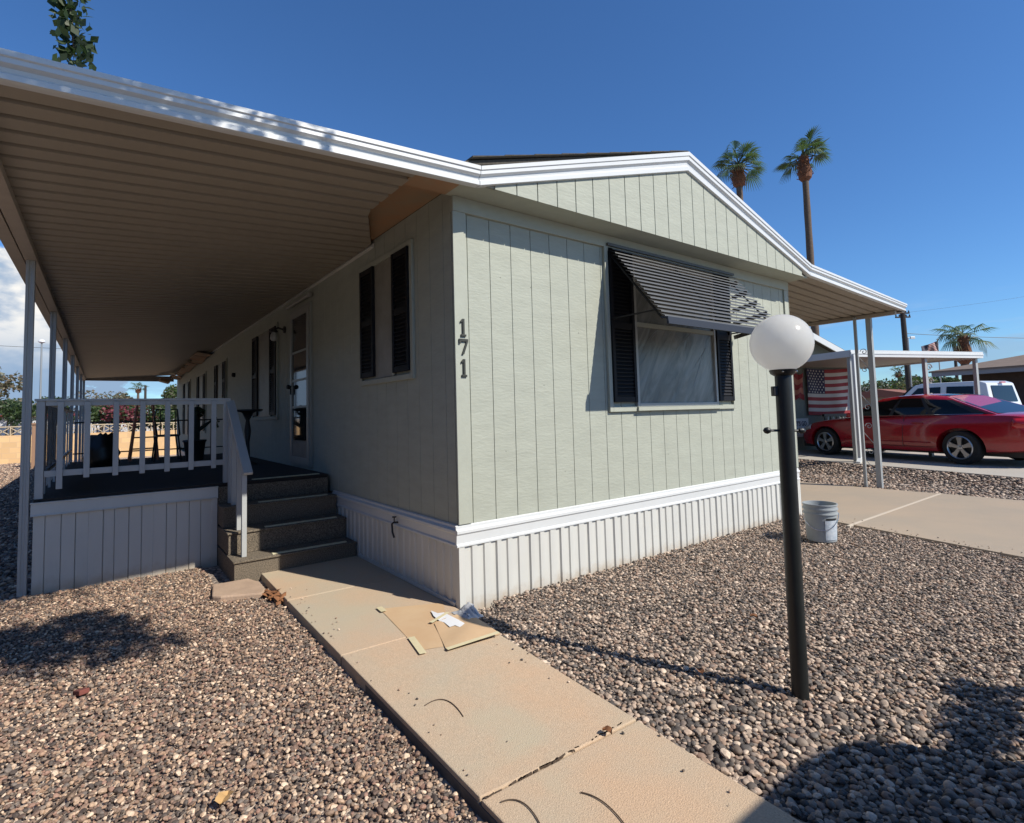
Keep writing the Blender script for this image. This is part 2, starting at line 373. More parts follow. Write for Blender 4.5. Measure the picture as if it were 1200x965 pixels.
def rocks(tagname, mt, rough, flat):
    col = bpy.data.collections.new(tagname)
    for k in range(7):
        b = bmesh.new(); bmesh.ops.create_icosphere(b, subdivisions=2, radius=.5)
        sx, sy, sz = 1+random.uniform(-.1, .35), 1+random.uniform(-.25, .1), flat*random.uniform(.75, 1.15)
        ang_ = rough or k > 3
        cuts = [(Vector((random.gauss(0, 1), random.gauss(0, 1), random.gauss(0, .8))).normalized(), random.uniform(.30, .42)) for _ in range(9 if ang_ else 3)]
        ph = [random.uniform(0, 6) for _ in range(3)]
        for v in b.verts:
            for nrm, d in cuts:
                e = v.co.dot(nrm)-d
                if e > 0: v.co -= nrm*e*(.9 if ang_ else .6)
            v.co *= 1+.06*math.sin(5*v.co.x+ph[0])+.05*math.sin(6*v.co.y+ph[1])
            v.co.x *= sx; v.co.y *= sy; v.co.z *= sz
        me = bpy.data.meshes.new('pebble'); b.to_mesh(me); b.free(); me.materials.append(mt)
        me.polygons.foreach_set('use_smooth', [not ang_]*len(me.polygons))
        o = bpy.data.objects.new('pebble', me); col.objects.link(o)
    return col
RT = rocks('tan_pebble_shapes', TAN, True, .62); RG = rocks('river_pebble_shapes', GRY, False, .55)
def scatter(name, pts, sc, col, seed):
    me = bpy.data.meshes.new(name); me.from_pydata([tuple(p) for p in pts], [], [])
    at_ = me.attributes.new('stone_size', 'FLOAT', 'POINT'); at_.data.foreach_set('value', np.asarray(sc, dtype=np.float32))
    o = bpy.data.objects.new(name, me); COL.objects.link(o); o['kind'] = 'stuff'
    t = bpy.data.node_groups.new(name+'_nodes', 'GeometryNodeTree')
    t.interface.new_socket('Geometry', in_out='INPUT', socket_type='NodeSocketGeometry'); t.interface.new_socket('Geometry', in_out='OUTPUT', socket_type='NodeSocketGeometry')
    gi = t.nodes.new('NodeGroupInput'); go = t.nodes.new('NodeGroupOutput')
    ci = t.nodes.new('GeometryNodeCollectionInfo'); ci.inputs['Collection'].default_value = col; ci.inputs['Separate Children'].default_value = True; ci.inputs['Reset Children'].default_value = True
    ip = t.nodes.new('GeometryNodeInstanceOnPoints'); ip.inputs['Pick Instance'].default_value = True
    rv = t.nodes.new('FunctionNodeRandomValue'); rv.data_type = 'FLOAT_VECTOR'; rv.inputs[0].default_value = (-.45, -.45, 0); rv.inputs[1].default_value = (.45, .45, 6.283); rv.inputs['Seed'].default_value = seed
    na = t.nodes.new('GeometryNodeInputNamedAttribute'); na.data_type = 'FLOAT'; na.inputs['Name'].default_value = 'stone_size'
    t.links.new(gi.outputs[0], ip.inputs['Points']); t.links.new(ci.outputs[0], ip.inputs['Instance'])
    t.links.new(rv.outputs[0], ip.inputs['Rotation'])
    t.links.new([s for s in na.outputs if s.enabled][0], ip.inputs['Scale']); t.links.new(ip.outputs[0], go.inputs[0])
    md = o.modifiers.new('scatter', 'NODES'); md.node_group = t
    return o
def jit(x0, x1, y0, y1, step):
    a = np.arange(x0, x1, step); b = np.arange(y0, y1, step); A, B = np.meshgrid(a, b)
    P_ = np.stack([A.ravel(), B.ravel()], 1); P_ += rng.uniform(-.55, .55, P_.shape)*step; return P_
def vis(P_, marg=60):
    d = np.c_[P_, np.zeros(len(P_))]-CP; f = d@CF; u = PX+FPX*(d@CR)/np.maximum(f, .05); v = PY-FPX*(d@CU)/np.maximum(f, .05)
    return (f > .3) & (u > -marg) & (u < 1200+marg) & (v < 965+marg)
def wall_side(P_): return P_[:, 0] < walkx(0, 0)-.03-(-(P_[:, 1]))*0
# left yard, fine tan gravel
lp = jit(-4.6, -.85, -2.2, 2.58, .0142)
k = vis(lp) & (lp[:, 0] < -.915-(1.5-lp[:, 1])*.0155) & ~((lp[:, 0] > -1.13) & (lp[:, 1] > 1.77)) & ~((lp[:, 0] > -1.24) & (lp[:, 1] > 1.46))
lp = lp[k]; z = rng.uniform(.002, .02, len(lp)); sc = .0095+.0085*rng.random(len(lp))+.018*rng.random(len(lp))**4
lf = jit(-9, -2.3, 2.5, 24, .05); lf = lf[vis(lf) & ~((lf[:, 0] > -2.5) & (lf[:, 1] < 9))]
if len(lf) > 40000: lf = lf[rng.choice(len(lf), 40000, replace=False)]
pts = np.r_[np.c_[lp, z], np.c_[lf, rng.uniform(0, .02, len(lf))]]
gr1 = scatter('tan_gravel', pts, np.r_[sc, rng.uniform(.03, .06, len(lf))], RT, 3)
# front yard, rounded river gravel, coarser toward the walk corner
rp = jit(-.35, 5.1, -3.4, .05, .0185)
k = vis(rp) & (rp[:, 1] < -.012) & (rp[:, 0] > np.where(rp[:, 1] > 0, 0, -.015+rp[:, 1]*.07)) & (rp[:, 0] < np.array([dlx(y) for y in rp[:, 1]])-.02)
rp = rp[k]; dd = np.hypot(rp[:, 0]+.2, rp[:, 1]+2.6)
big = np.clip(1.36-.22*dd, .85, 1.3)
sc = (.013+.011*rng.random(len(rp))+.02*rng.random(len(rp))**3)*big; z = rng.uniform(.0, .02, len(rp))
mound = .03*np.exp(-((rp[:, 1]+.08)/.22)**2)*(rp[:, 0] > .25)
ex = []
for k in range(70):
    y = rng.uniform(-2.6, 1.2); sd_ = rng.random() < .6
    x = walkx(y, 0)+.01+abs(rng.normal())*.07 if sd_ or y > -.1 else walkx(y, 1)-.01-abs(rng.normal())*.07
    ex.append((x, y, .064))
for k in range(90):
    y = rng.uniform(-3.5, 0); ex.append((dlx(y)+.01+abs(rng.normal())*.12, y, .036))
ex = np.array(ex)
gr2 = scatter('river_gravel', np.r_[np.c_[rp, z+mound], ex], np.r_[sc, rng.uniform(.006, .017, len(ex))], RG, 5)
# gravel between the two driveways
sp = jit(7.6, 12, -5, 7, .038); s_ = sp[:, 0]*.948-sp[:, 1]*.317
sp = sp[vis(sp) & (sp[:, 0] > 8.03-.03*np.maximum(0, -sp[:, 1])) & (s_ < 9.09)]
gr3 = scatter('strip_gravel', np.c_[sp, [H(x, y)+random.uniform(0, .02) for x, y in sp]], rng.uniform(.028, .062, len(sp)), RG, 9)
print('stones', len(pts), len(rp), len(sp))

# ------------------------------------------------------------------ the mobile home
YR, HW, ZT, ZE, G = 17.9, 4.985, .576, 2.96, .273
home = thing('mobile_home', 'long sage green mobile home with white skirting and low gable roof', 'house')
# front wall boards
def boards(mb, a0, a1, z0, z1, plane, axis, start=.12, pitch=.203, depth=.02, gap=.0045):
    e = [a0]; x = a0+start
    while x < a1-start*.5: e.append(x); x += pitch
    e.append(a1)
    for i in range(len(e)-1):
        l, h = e[i]+gap/2, e[i+1]-gap/2
        if axis == 'x': mb.box(l, h, plane, plane+depth, z0, z1)
        else: mb.box(plane, plane+depth, l, h, z0, z1)
mb = MB(); boards(mb, 0, HW, ZT+.01, ZE-.11, 0, 'x'); mb.build('front_wall', SIDING, home, bevel=.002)
mb = MB(); mb.box(.012, HW-.012, .012, .1, ZT, ZE); mb.box(.012, .1, .1, YR, ZT, ZE); mb.box(HW-.1, HW-.012, .1, YR, ZT, ZE); mb.box(.1, HW-.1, YR-.1, YR-.012, ZT, ZE); mb.build('wall_core', GROOVE, home)
mb = MB(); boards(mb, .022, YR, ZT+.01, ZE+.073, 0, 'y', pitch=.203); mb.build('side_wall', SIDING, home, bevel=.002)
mb = MB(); boards(mb, .022, YR, ZT+.01, ZE, HW-.02, 'y', pitch=.406); mb.build('rear_side_wall', SIDING, home)
mb = MB(); mb.box(.02, HW-.02, YR-.012, YR+.01, ZT, 3.6); mb.build('back_wall', SIDING, home)
mb = MB(); mb.box(-.012, .098, -.02, -.001, ZT+.04, ZE-.11); mb.box(HW-.09, HW+.012, -.02, -.001, ZT+.04, ZE-.11); mb.box(-.012, HW+.012, -.026, .02, ZE-.11, ZE); mb.box(HW+.001, HW+.02, -.02, .1, ZT+.04, ZE)
mb.build('corner_board', SIDE_TRIM, home, bevel=.003)
for x, zc in ((.42, 2.42), (.72, 2.38), (.43, 1.1), (1.03, .9), (1.24, 2.05), (3.9, 1.9), (4.3, 1.2), (4.5, 2.3), (2.4, .95), (3.3, 1.05), (.83, 1.6)):
    mb = MB(); mb.lathe([(.005, 0), (.004, .002)], (x, -.0002, zc), 8, ax=(0, -1, 0)); mb.build('nail_head', GROOVE, home)
# gable face
zj = lambda x: 2.95+(3.70-2.95)*(1-abs(x-2.5)/2.5)
mb = MB(); e = [.18]+list(np.arange(.38, 4.75, .2))+[4.82]
for a, b in zip(e[:-1], e[1:]):
    a, b = a+.004, b-.004; top = [(a, zj(a)+.02)]+([(2.5, zj(2.5)+.02)] if a < 2.5 < b else [])+[(b, zj(b)+.02)]
    mb.prism([(a, -G-.006, 2.955)]+[(x, -G-.006, z) for x, z in top]+[(b, -G-.006, 2.955)], (0, .02, 0))
mb.build('gable_wall', SIDING, home, bevel=.002)
mb = MB(); mb.prism([(.1, -G+.004, 2.962), (2.5, -G+.004, 3.72), (4.9, -G+.004, 2.962)], (0, .012, 0)); mb.build('gable_backing', GROOVE, home)
mb = MB(); mb.box(-.06, HW+.03, -G+.02, -.001, ZE+.001, ZE+.02); mb.build('front_soffit', SIDE_TRIM, home)
mb = MB(); mb.box(-.40, -.002, -G+.02, YR, ZE+.075, ZE+.09); mb.box(-.40, -.06, -G+.02, -.002, ZE+.0, ZE+.02); mb.build('side_soffit', PLY, home)
# roof slopes
mb = MB(); RT_ = .17
for sx in (-1, 1):
    xe = 2.5+sx*2.56
    mb.prism([(2.5, -G+.0, 3.862), (xe, -G, 3.10), (xe, -G, 3.07), (2.5, -G, 3.80)], (0, YR+G+.3, 0))
mb.build('roof', SHINGLE, home)
mb = MB()
for sx in (-1, 1):
    for k in range(9):
        a, b = k/9, (k+1)/9; xa, xb = 2.5+sx*2.52*a, 2.5+sx*2.52*b
        za, zb = 3.868-.745*a, 3.868-.745*b
        mb.prism([(xa, -G-.035, za+.004), (xb, -G-.035, zb+.010), (xb, -G-.035, zb), (xa, -G-.035, za)], (0, .5, 0))
mb.build('shingle_course', SHINGLE, home)
def sweep(mb, path, prof):
    P_ = [[(x, -G+dy, z+dz*k) for dy, dz in prof+[prof[0]]] for x, z, k in path]; mb.grid(P_)
    mb.add([P_[0][i] for i in range(len(prof))], [tuple(range(len(prof)))]); mb.add([P_[-1][i] for i in range(len(prof))], [tuple(range(len(prof)))])
PROF = [(-.012, 0), (-.03, .004), (-.03, .03), (-.018, .042), (-.022, .062), (-.044, .074), (-.044, .098), (-.052, .103), (-.052, .13), (.03, .13), (.03, .116), (.0, .1), (.0, .006), (.02, .0)]
mb = MB(); sweep(mb, [(.04, 2.94, 1), (2.5, 3.672, 1.4), (4.985, 2.982, 1.05)], PROF); mb.build('gable_fascia', WHITE, home)
# skirting: raised and recessed vinyl pans
def skirt(mb, a0, a1, z1, plane, axis, sgn, z0=-.02, pat=((.055, 0), (.05, .012), (.055, 0), (.065, .012), (.045, 0), (.045, .016)), edge=.006):
    x = a0; prof = []; i = 0
    while x < a1-1e-6:
        w, d = pat[i % len(pat)]; w = min(w, a1-x); prof += [(x+edge, d), (x+w-.002, d)]; x += w; i += 1
    back = [(a1, -.03), (a0, -.03)]
    pl = prof+back
    if axis == 'x': mb.prism([(s, plane+sgn*d, z0) for s, d in pl], (0, 0, z1-z0))
    else: mb.prism([(plane+sgn*d, s, z0) for s, d in pl], (0, 0, z1-z0))
mb = MB(); skirt(mb, .03, HW, ZT-.11, -.012, 'x', -1); mb.build('front_skirting', SKIRTM, home)
mb = MB(); skirt(mb, .03, 2.6, ZT-.11, -.012, 'y', -1); mb.box(.0, .03, 2.6, YR, -.02, ZT-.1); mb.build('side_skirting', SKIRTM, home)
mb = MB(); mb.box(HW-.03, HW+.01, .0, YR, -.02, ZT-.1); mb.box(0, HW, YR, YR+.02, -.02, ZT); mb.build('rear_skirting', WHITEP, home)
mb = MB(); mb.box(-.022, .028, -.026, .028, -.02, ZT-.11); mb.build('corner_trim', WHITEP, home, bevel=.003)
mb = MB(); mb.box(HW-.02, HW+.014, -.026, .0, -.02, ZT-.11); mb.build('corner_trim', WHITEP, home, bevel=.003)
mb = MB(); mb.box(-.034, -.001, .03, 1.76, .058, .085); mb.build('base_trim', WHITEP, home, bevel=.003)
mb = MB()
tp = [(-.004, -.11), (-.03, -.11), (-.03, -.098), (-.02, -.088), (-.024, -.03), (-.034, -.018), (-.034, .0), (-.016, .012), (-.016, .03), (-.004, .036)]
mb.prism([(-.036, dy, ZT+dz) for dy, dz in tp], (HW+.05, 0, 0)); mb.prism([(dy, -.0, ZT+dz) for dy, dz in tp], (0, 2.5, 0)); mb.build('skirting_band', WHITE, home)

# shutters and windows on the house
def shutter(parent, a0, a1, z0, z1, axis, plane, sgn):
    mb = MB()
    def bx(l, h, d0, d1, zz0, zz1):
        p0, p1 = sorted((plane+sgn*d0, plane+sgn*d1))
        if axis == 'x': mb.box(l, h, p0, p1, zz0, zz1)
        else: mb.box(p0, p1, l, h, zz0, zz1)
    bx(a0, a1, .0, .008, z0, z1)
    bx(a0, a0+.035, .008, .03, z0, z1); bx(a1-.035, a1, .008, .03, z0, z1)
    zm = (z0+z1)/2
    for zz, hh in ((z0, .05), (z1-.05, .05), (zm-.03, .06)): bx(a0+.035, a1-.035, .008, .027, zz, zz+hh)
    sh = mb.build('shutter', BLACKP, parent, bevel=.002)
    mb = MB(); zz = z0+.06
    while zz < z1-.07:
        if abs(zz-zm) > .05:
            l, h = a0+.037, a1-.037
            if axis == 'x': mb.prism([(l, plane+sgn*.009, zz+.026), (l, plane+sgn*.024, zz), (l, plane+sgn*.024, zz+.005), (l, plane+sgn*.009, zz+.031)], (h-l, 0, 0))
            else: mb.prism([(plane+sgn*.009, l, zz+.026), (plane+sgn*.024, l, zz), (plane+sgn*.024, l, zz+.005), (plane+sgn*.009, l, zz+.031)], (0, h-l, 0))
        zz += .034
    mb.build('louvre', BLACKP, sh)
    return sh
def casing(parent, a0, a1, z0, z1, axis, plane, sgn, w=.04, d=.02, m=SIDE_TRIM, name='casing'):
    mb = MB()
    p0, p1 = sorted((plane+sgn*.001, plane+sgn*d))
    for l, h, q0, q1 in ((a0, a0+w, z0, z1), (a1-w, a1, z0, z1), (a0+w, a1-w, z1-w, z1), (a0+w, a1-w, z0, z0+w)):
        if axis == 'x': mb.box(l, h, p0, p1, q0, q1)
        else: mb.box(p0, p1, l, h, q0, q1)
    return mb.build(name, m, parent, bevel=.003)
def flat(parent, name, a0, a1, z0, z1, axis, plane, sgn, d0, d1, m):
    mb = MB(); p0, p1 = sorted((plane+sgn*d0, plane+sgn*d1))
    if axis == 'x': mb.box(a0, a1, p0, p1, z0, z1)
    else: mb.box(p0, p1, a0, a1, z0, z1)
    return mb.build(name, m, parent)
FILM = mat('filmed_window', (.11, .12, .112), .34, vs=2.2, col2=(.27, .28, .26), bump=1.8, bs=3.2, spec=.45)
for n_ in [n for n in FILM.node_tree.nodes if n.type == 'TEX_NOISE']:
    mp_ = FILM.node_tree.nodes.new('ShaderNodeMapping'); mp_.vector_type = 'TEXTURE'; mp_.inputs['Rotation'].default_value = (0, R_(35), 0); mp_.inputs['Scale'].default_value = (.35, 1, 1.3)
    FILM.node_tree.links.new(FILM.node_tree.nodes['Texture Coordinate'].outputs['Object'], mp_.inputs[0]); FILM.node_tree.links.new(mp_.outputs[0], n_.inputs['Vector']); n_.inputs['Distortion'].default_value = .8
COVER = mat('masked_window', (.30, .285, .24), .55, var=.25, vs=4, bump=.5, bs=8)
# front window
fw = casing(home, 1.57, 3.62, 1.37, 2.86, 'x', 0, -1, .045, .028, name='window')
flat(fw, 'pane', 1.95, 3.26, 1.43, 2.8, 'x', 0, -1, .001, .012, FILM)
casing(fw, 1.94, 3.27, 1.41, 2.81, 'x', 0, -1, .035, .034, m=mat('window_frame_grey', (.42, .43, .40), .5), name='frame')
flat(fw, 'meeting_rail', 1.975, 3.235, 2.16, 2.20, 'x', 0, -1, .013, .03, SIDE_TRIM)
flat(fw, 'sill', 1.93, 3.29, 1.375, 1.409, 'x', 0, -1, .03, .05, SIDE_TRIM)
shutter(home, 1.62, 1.935, 1.455, 2.84, 'x', -.012, -1); shutter(home, 3.285, 3.575, 1.455, 2.84, 'x', -.012, -1)
# crumpled plastic folds over the front window
FOLDM = mat('clear_plastic_fold', (.5, .53, .56), .15, spec=.8)
for k in range(14):
    x = random.uniform(2.02, 3.1); zz = random.uniform(1.5, 2.5); l = random.uniform(.1, .5); a = random.gauss(.9, .35)
    p0 = np.array([x, -.0135, zz]); dv = np.array([math.cos(a), 0, math.sin(a)])*l
    q1 = p0+dv
    if q1[0] > 3.2 or q1[2] > 2.7: continue
    mid = (p0+q1)/2+np.array([random.uniform(-.02, .02), 0, random.uniform(-.02, .02)])
    mb = MB(); mb.tube([p0, mid, q1], [.0006, .002, .0005], 5); mb.build('plastic_fold', FOLDM, fw, smooth=True)
# aluminium slat awning over the front window
aw = MB(); A0, A1 = 1.62, 3.66; T0 = np.array([0, -.045, 2.865]); T1 = np.array([0, -.62, 2.13])
ns = 17
for k in range(ns):
    c = T0+(T1-T0)*(k+1)/ns; x0_, x1_ = A0+.0-.035*k/ns, A1-.035*k/ns
    aw.prism([(x0_, c[1], c[2]), (x0_, c[1]+.058, c[2]+.030), (x0_, c[1]+.058, c[2]+.033), (x0_, c[1]+.001, c[2]+.006), (x0_, c[1]-.003, c[2]-.006), (x0_, c[1]-.001, c[2]-.006)], (x1_-x0_, 0, 0))
wa = aw.build('window_awning', LOUV, home, bevel=.001)
mb = MB(); dn = (T1-T0)/np.linalg.norm(T1-T0)
for x in (1.64, 2.6, 3.6):
    mb = MB(); mb.bar((x, T0[1]+.05, T0[2]-.03), (x-.02, T1[1]+.05, T1[2]-.01), .016, .014, up=(0, .8, .6)); mb.build('rafter', BLACKP, wa)
for x in (1.63, 3.6):
    mb = MB(); mb.bar((x, -.5, 2.2), (x, -.03, 2.2), .012, .012); mb.build('support_arm', BLACKP, wa)
mb = MB(); mb.prism([(1.56, -.60, 2.125), (1.56, -.665, 2.115), (1.56, -.675, 2.055), (1.56, -.655, 2.055), (1.56, -.65, 2.10), (1.56, -.60, 2.11)], (2.05, 0, 0)); mb.build('front_bar', BARM, wa)
mb = MB(); mb.box(1.6, 3.68, -.05, -.03, 2.86, 2.885); mb.build('wall_rail', LOUV, wa)
for x in (1.6, 3.64):        # slatted side wings
    mb = MB()
    for k in range(5):
        t = (k+.6)/5.6; y = T0[1]+(T1[1]-T0[1])*t; z1 = T0[2]+(T1[2]-T0[2])*t
        mb.bar((x, y, z1-.02), (x, -.03, z1-.02-.10*t), .004, .045)
    if x > 3: mb.build('side_wing', LOUV, wa)
# side windows: shutters either side of a masked pane
def sidewin(y0, y1, z0, z1, sw, mask=COVER):
    f = casing(home, y0, y1, z0, z1, 'y', 0, -1, .045, .026, name='window')
    flat(f, 'pane', y0+sw+.05, y1-sw-.05, z0+.05, z1-.05, 'y', 0, -1, .001, .014, mask)
    flat(f, 'stile', y0+sw+.05, y0+sw+.09, z0+.05, z1-.05, 'y', 0, -1, .014, .024, SIDE_TRIM)
    shutter(home, y0+.05, y0+.05+sw, z0+.07, z1-.05, 'y', -.012, -1); shutter(home, y1-.05-sw, y1-.05, z0+.07, z1-.05, 'y', -.012, -1)
sidewin(.60, 1.70, 1.68, 2.82, .30); sidewin(4.76, 6.34, 1.38, 2.78, .34)
for a, b, z0, z1 in ((8.7, 10.1, 1.75, 2.65), (11.4, 12.9, 1.1, 2.6), (14.3, 15.9, .95, 2.6)): sidewin(a, b, z0, z1, .3)
# storm door
DOORM = mat('white_storm_door', (.34, .34, .31), .45, var=.1)
dr = casing(home, 3.22, 4.08, .80, 2.80, 'y', 0, -1, .035, .03, m=mat('door_frame_grey', (.30, .31, .28), .5), name='door')
casing(dr, 3.26, 4.04, .83, 2.76, 'y', 0, -1, .075, .042, m=DOORM, name='storm_door_frame')
flat(dr, 'glass', 3.33, 3.97, 1.12, 2.69, 'y', 0, -1, .001, .026, GLASS)
flat(dr, 'kick_panel', 3.33, 3.97, .90, 1.11, 'y', 0, -1, .001, .034, mat('door_kick_panel', (.33, .27, .22), .6, var=.2))
for zz in (1.52, 1.86, 2.22): flat(dr, 'rail', 3.335, 3.965, zz, zz+.025, 'y', 0, -1, .026, .036, DOORM)
mb = MB(); mb.lathe([(.012, 0), (.028, .02), (.03, .045), (.018, .06)], (-.042, 3.98, 1.80), 14, ax=(-1, 0, 0)); mb.box(-.06, -.04, 3.97, 3.99, 1.70, 1.78); mb.build('handle', PLAST, dr, smooth=True)
mb = MB(); mb.tube([(-.055, 3.18, 2.86), (-.055, 4.1, 2.86)], .022, 10); mb.lathe([(.03, 0), (.035, .02), (.02, .03)], (-.055, 3.17, 2.86), 12, ax=(0, -1, 0)); mb.build('door_drip_rail', DOORM, dr, smooth=True)
# wall lamp, meter box, hose tap, numbers
mb = MB(); mb.lathe([(.05, 0), (.05, .02), (.02, .03)], (-.001, 4.42, 2.62), 14, ax=(-1, 0, 0)); mb.tube([(-.02, 4.42, 2.62), (-.09, 4.42, 2.64), (-.15, 4.42, 2.62)], .013, 8)
mb.lathe([(.03, 0), (.055, -.03), (.05, -.045)], (-.15, 4.42, 2.62), 14)
sc_ = mb.build('wall_lamp', PLAST, home, smooth=True)
mb = MB(); mb.lathe([(.02, 0), (.042, -.04), (.045, -.09), (.025, -.12)], (-.15, 4.42, 2.575), 14); mb.build('lamp_shade', mat('frosted_jar', (.5, .5, .48), .3), sc_, smooth=True)
mb = MB(); mb.lathe([(.04, 0), (.04, .05), (.02, .06)], (-.001, 7.9, 2.25), 12, ax=(-1, 0, 0)); mb.build('porch_fitting', BLACKP, home)
mb = MB(); mb.tube([(0, .92, .50), (-.06, .92, .505), (-.085, .90, .50), (-.10, .86, .44), (-.095, .84, .40)], .008, 8); mb.tube([(-.055, .92, .50), (-.055, .92, .545)], .005, 6)
mb.lathe([(.018, 0), (.018, .008)], (-.055, .92, .545), 10); mb.build('hose_tap', PLAST, home, smooth=True)
NUMM = mat('house_number_metal', (.045, .045, .035), .45, metal=.3)
nb = MB(); 
def digit(ch, zc):
    mb = MB(); x = .055; w, h = .036, .056; y0, y1 = -.032, -.022
    if ch == '1':
        mb.box(x-.009, x+.009, y0, y1, zc-h, zc+h); mb.box(x-.022, x+.022, y0, y1, zc-h-.016, zc-h); mb.prism([(x-.009, y0, zc+h), (x-.026, y0, zc+h-.02), (x-.024, y0, zc+h-.032), (x-.009, y0, zc+h-.022)], (0, y1-y0, 0))
    else:
        mb.box(x-.04, x+.036, y0, y1, zc+h-.02, zc+h); mb.box(x-.04, x-.026, y0, y1, zc+h-.036, zc+h-.02); mb.prism([(x+.02, y0, zc+h-.02), (x+.036, y0, zc+h-.02), (x+.0, y0, zc-h), (x-.018, y0, zc-h)], (0, y1-y0, 0))
    return mb
dg = None
for ch, zc in (('1', 2.01), ('7', 1.865), ('1', 1.72)): digit(ch, zc).build('house_number', NUMM, home, bevel=.0015)
# torn roof edge at the back under the cover
mb = MB()
for k in range(10):
    y = 10.6+k*.7; mb.obox((-.16+random.uniform(-.06, .06), y, 2.915-.012*k), (.12*random.uniform(.6, 1.2), .33, .006), ((1, random.uniform(-.2, .2), -.15), (0, 1, random.uniform(-.06, .03)), (.15, 0, 1)))
mb.obox((-.42, 17.2, 2.74), (.14, .3, .05), ((1, 0, -.3), (0, 1, 0), (.3, 0, 1)))
mb.build('torn_eave_board', PLY, home)

# ------------------------------------------------------------------ patio cover on the left
pc = thing('patio_cover', 'long metal patio cover over the porch with seven pale posts', 'patio cover', (-2.5, 2.6, 0))
XL, ZL = -2.62, 2.80
def pans(mb, xa, za, xb, zb, y0, y1, pitch=.162, inner=None, up=.048):
    n = int(round((y1-y0)/pitch))
    for k in range(n):
        a = y0+k*pitch; prof = [(0, 0), (.116, 0), (.124, up), (.152, up), (pitch, 0)]
        for (p, q), (r, s) in zip(prof[:-1], prof[1:]):
            x_a = xa if inner is None else inner(a+p); x_b = xa if inner is None else inner(a+r)
            f = lambda x: za+(zb-za)*(x-xa)/(xb-xa)
            mb.add([(x_a, a+p, f(x_a)+q), (x_a if False else x_b, a+r, f(x_b)+s), (xb, a+r, f(xb)+s), (xb, a+p, f(xb)+q)], [(0, 1, 2, 3)])
def inn(y): return -.385 if y < .62 else (-.385+(y-.62)/(1.4-.62)*.36 if y < 1.4 else -.025)
mb = MB(); pans(mb, -.0, 2.985, XL+.02, ZL+.012, -G+.03, 17.9, inner=inn); mb.build('roof_pan', PAN, pc, recalc=False, solid=.0012)
mb = MB(); mb.prism([(-.05, -.24, 3.085), (XL, -.24, 2.925), (XL, -.24, 2.915), (-.05, -.24, 3.07)], (0, 18.1, 0)); mb.build('roof_top', WHITE, pc)
mb = MB(); sweep(mb, [(.035, 2.94, 1), (XL-.02, 2.94-.0513*(2.655), .92)], PROF); mb.build('front_fascia', WHITE, pc)
mb = MB(); mb.prism([(XL-.03, -G, ZL+.12), (XL-.03, -G, ZL-.03), (XL+.05, -G, ZL-.03), (XL+.05, -G, ZL-.015), (XL-.01, -G, ZL), (XL-.01, -G, ZL+.12)], (0, 18.15, 0)); mb.box(-2.555, -2.475, -G+.02, 17.85, ZL-.045, ZL+.008); mb.build('side_beam', BEAM, pc)
mb = MB(); mb.prism([(-.003, 1.38, 2.955), (-.032, 1.38, 2.96), (-.032, 1.38, 2.972), (-.01, 1.38, 3.0), (-.003, 1.38, 3.0)], (0, 9.2, 0)); mb.build('hanger_rail', WHITEP, pc)
mb = MB(); mb.box(XL, -.1, 17.86, 17.9, ZL-.04, ZL+.14); mb.build('back_fascia', BEAM, pc)
def post(mb, x, y, z0, z1, w=.058):
    h = w/2; q = w*.18; pr = [(-h, -h), (-q, -h), (-q*.6, -h+.006), (q*.6, -h+.006), (q, -h), (h, -h), (h, h), (-h, h)]
    mb.prism([(x+a, y+b, z0) for a, b in pr], (0, 0, z1-z0))
for k in range(7):
    mb = MB(); post(mb, -2.516, 2.596+2.5257*k, -.05, ZL-.046); mb.build('post', POST, pc, bevel=.002)

# carport cover on the right
cc = thing('carport_cover', 'white metal carport cover on the right wall with scrollwork corner posts', 'carport cover', (8.15, .25, 0))
mb = MB(); pans(mb, HW+.02, 2.985, 8.24, 2.86, -G+.03, 15.0); mb.build('roof_pan', PAN, cc, recalc=False, solid=.0012)
mb = MB(); mb.prism([(HW+.03, -.24, 3.08), (8.33, -.24, 2.955), (8.33, -.24, 2.945), (HW+.03, -.24, 3.065)], (0, 15.2, 0)); mb.build('roof_top', WHITE, cc)
mb = MB(); sweep(mb, [(4.99, 2.981, 1.05), (8.33, 2.852, .85)], PROF); mb.build('front_fascia', WHITE, cc)
mb = MB(); mb.prism([(8.33, -G, 2.96), (8.33, -G, 2.83), (8.24, -G, 2.83), (8.24, -G, 2.845), (8.31, -G, 2.86), (8.31, -G, 2.96)], (0, 15.2, 0)); mb.box(8.12, 8.2, -G+.06, 14.9, 2.80, 2.855); mb.build('side_beam', BEAM, cc)
mb = MB(); post(mb, 8.225, .19, -.05, 2.83, .075); mb.build('post', POST, cc, bevel=.002)
mb = MB(); post(mb, 8.085, .345, -.05, 2.83, .04); mb.build('post', POST, cc, bevel=.002)
def scroll(cx, cy, zc, s, flip, mb):
    d = np.array([8.225-8.085, .19-.345, 0]); d /= np.linalg.norm(d); pts = []
    for i in range(40):
        t = i/39; a = t*2.6*math.pi; r = .055*(1-t*.85)*s
        pts.append(np.array([cx, cy, zc])+d*flip*r*math.cos(a)+np.array([0, 0, 1])*r*math.sin(a))
    mb.tube(pts, .006, 6)
IRONW = mat('wrought_iron_white', (.30, .30, .29), .5)
for zc in (2.25, 1.95, 1.62, 1.33, 1.02, .60, .28):
    f = 1 if int(zc*10) % 2 else -1
    mb = MB(); scroll(8.155, .2675, zc, 1, f, mb); mb.build('scrollwork', IRONW, cc, smooth=True)
for zc in (2.05, 1.42, .8, .35):
    mb = MB(); mb.bar((8.09, .34, zc+.14), (8.22, .195, zc-.12), .008, .008); mb.build('diagonal_bar', IRONW, cc)
for y in (5.2, 10.2):
    mb = MB(); post(mb, 8.16, y, -.05, 2.80, .075); mb.build('post', POST, cc)

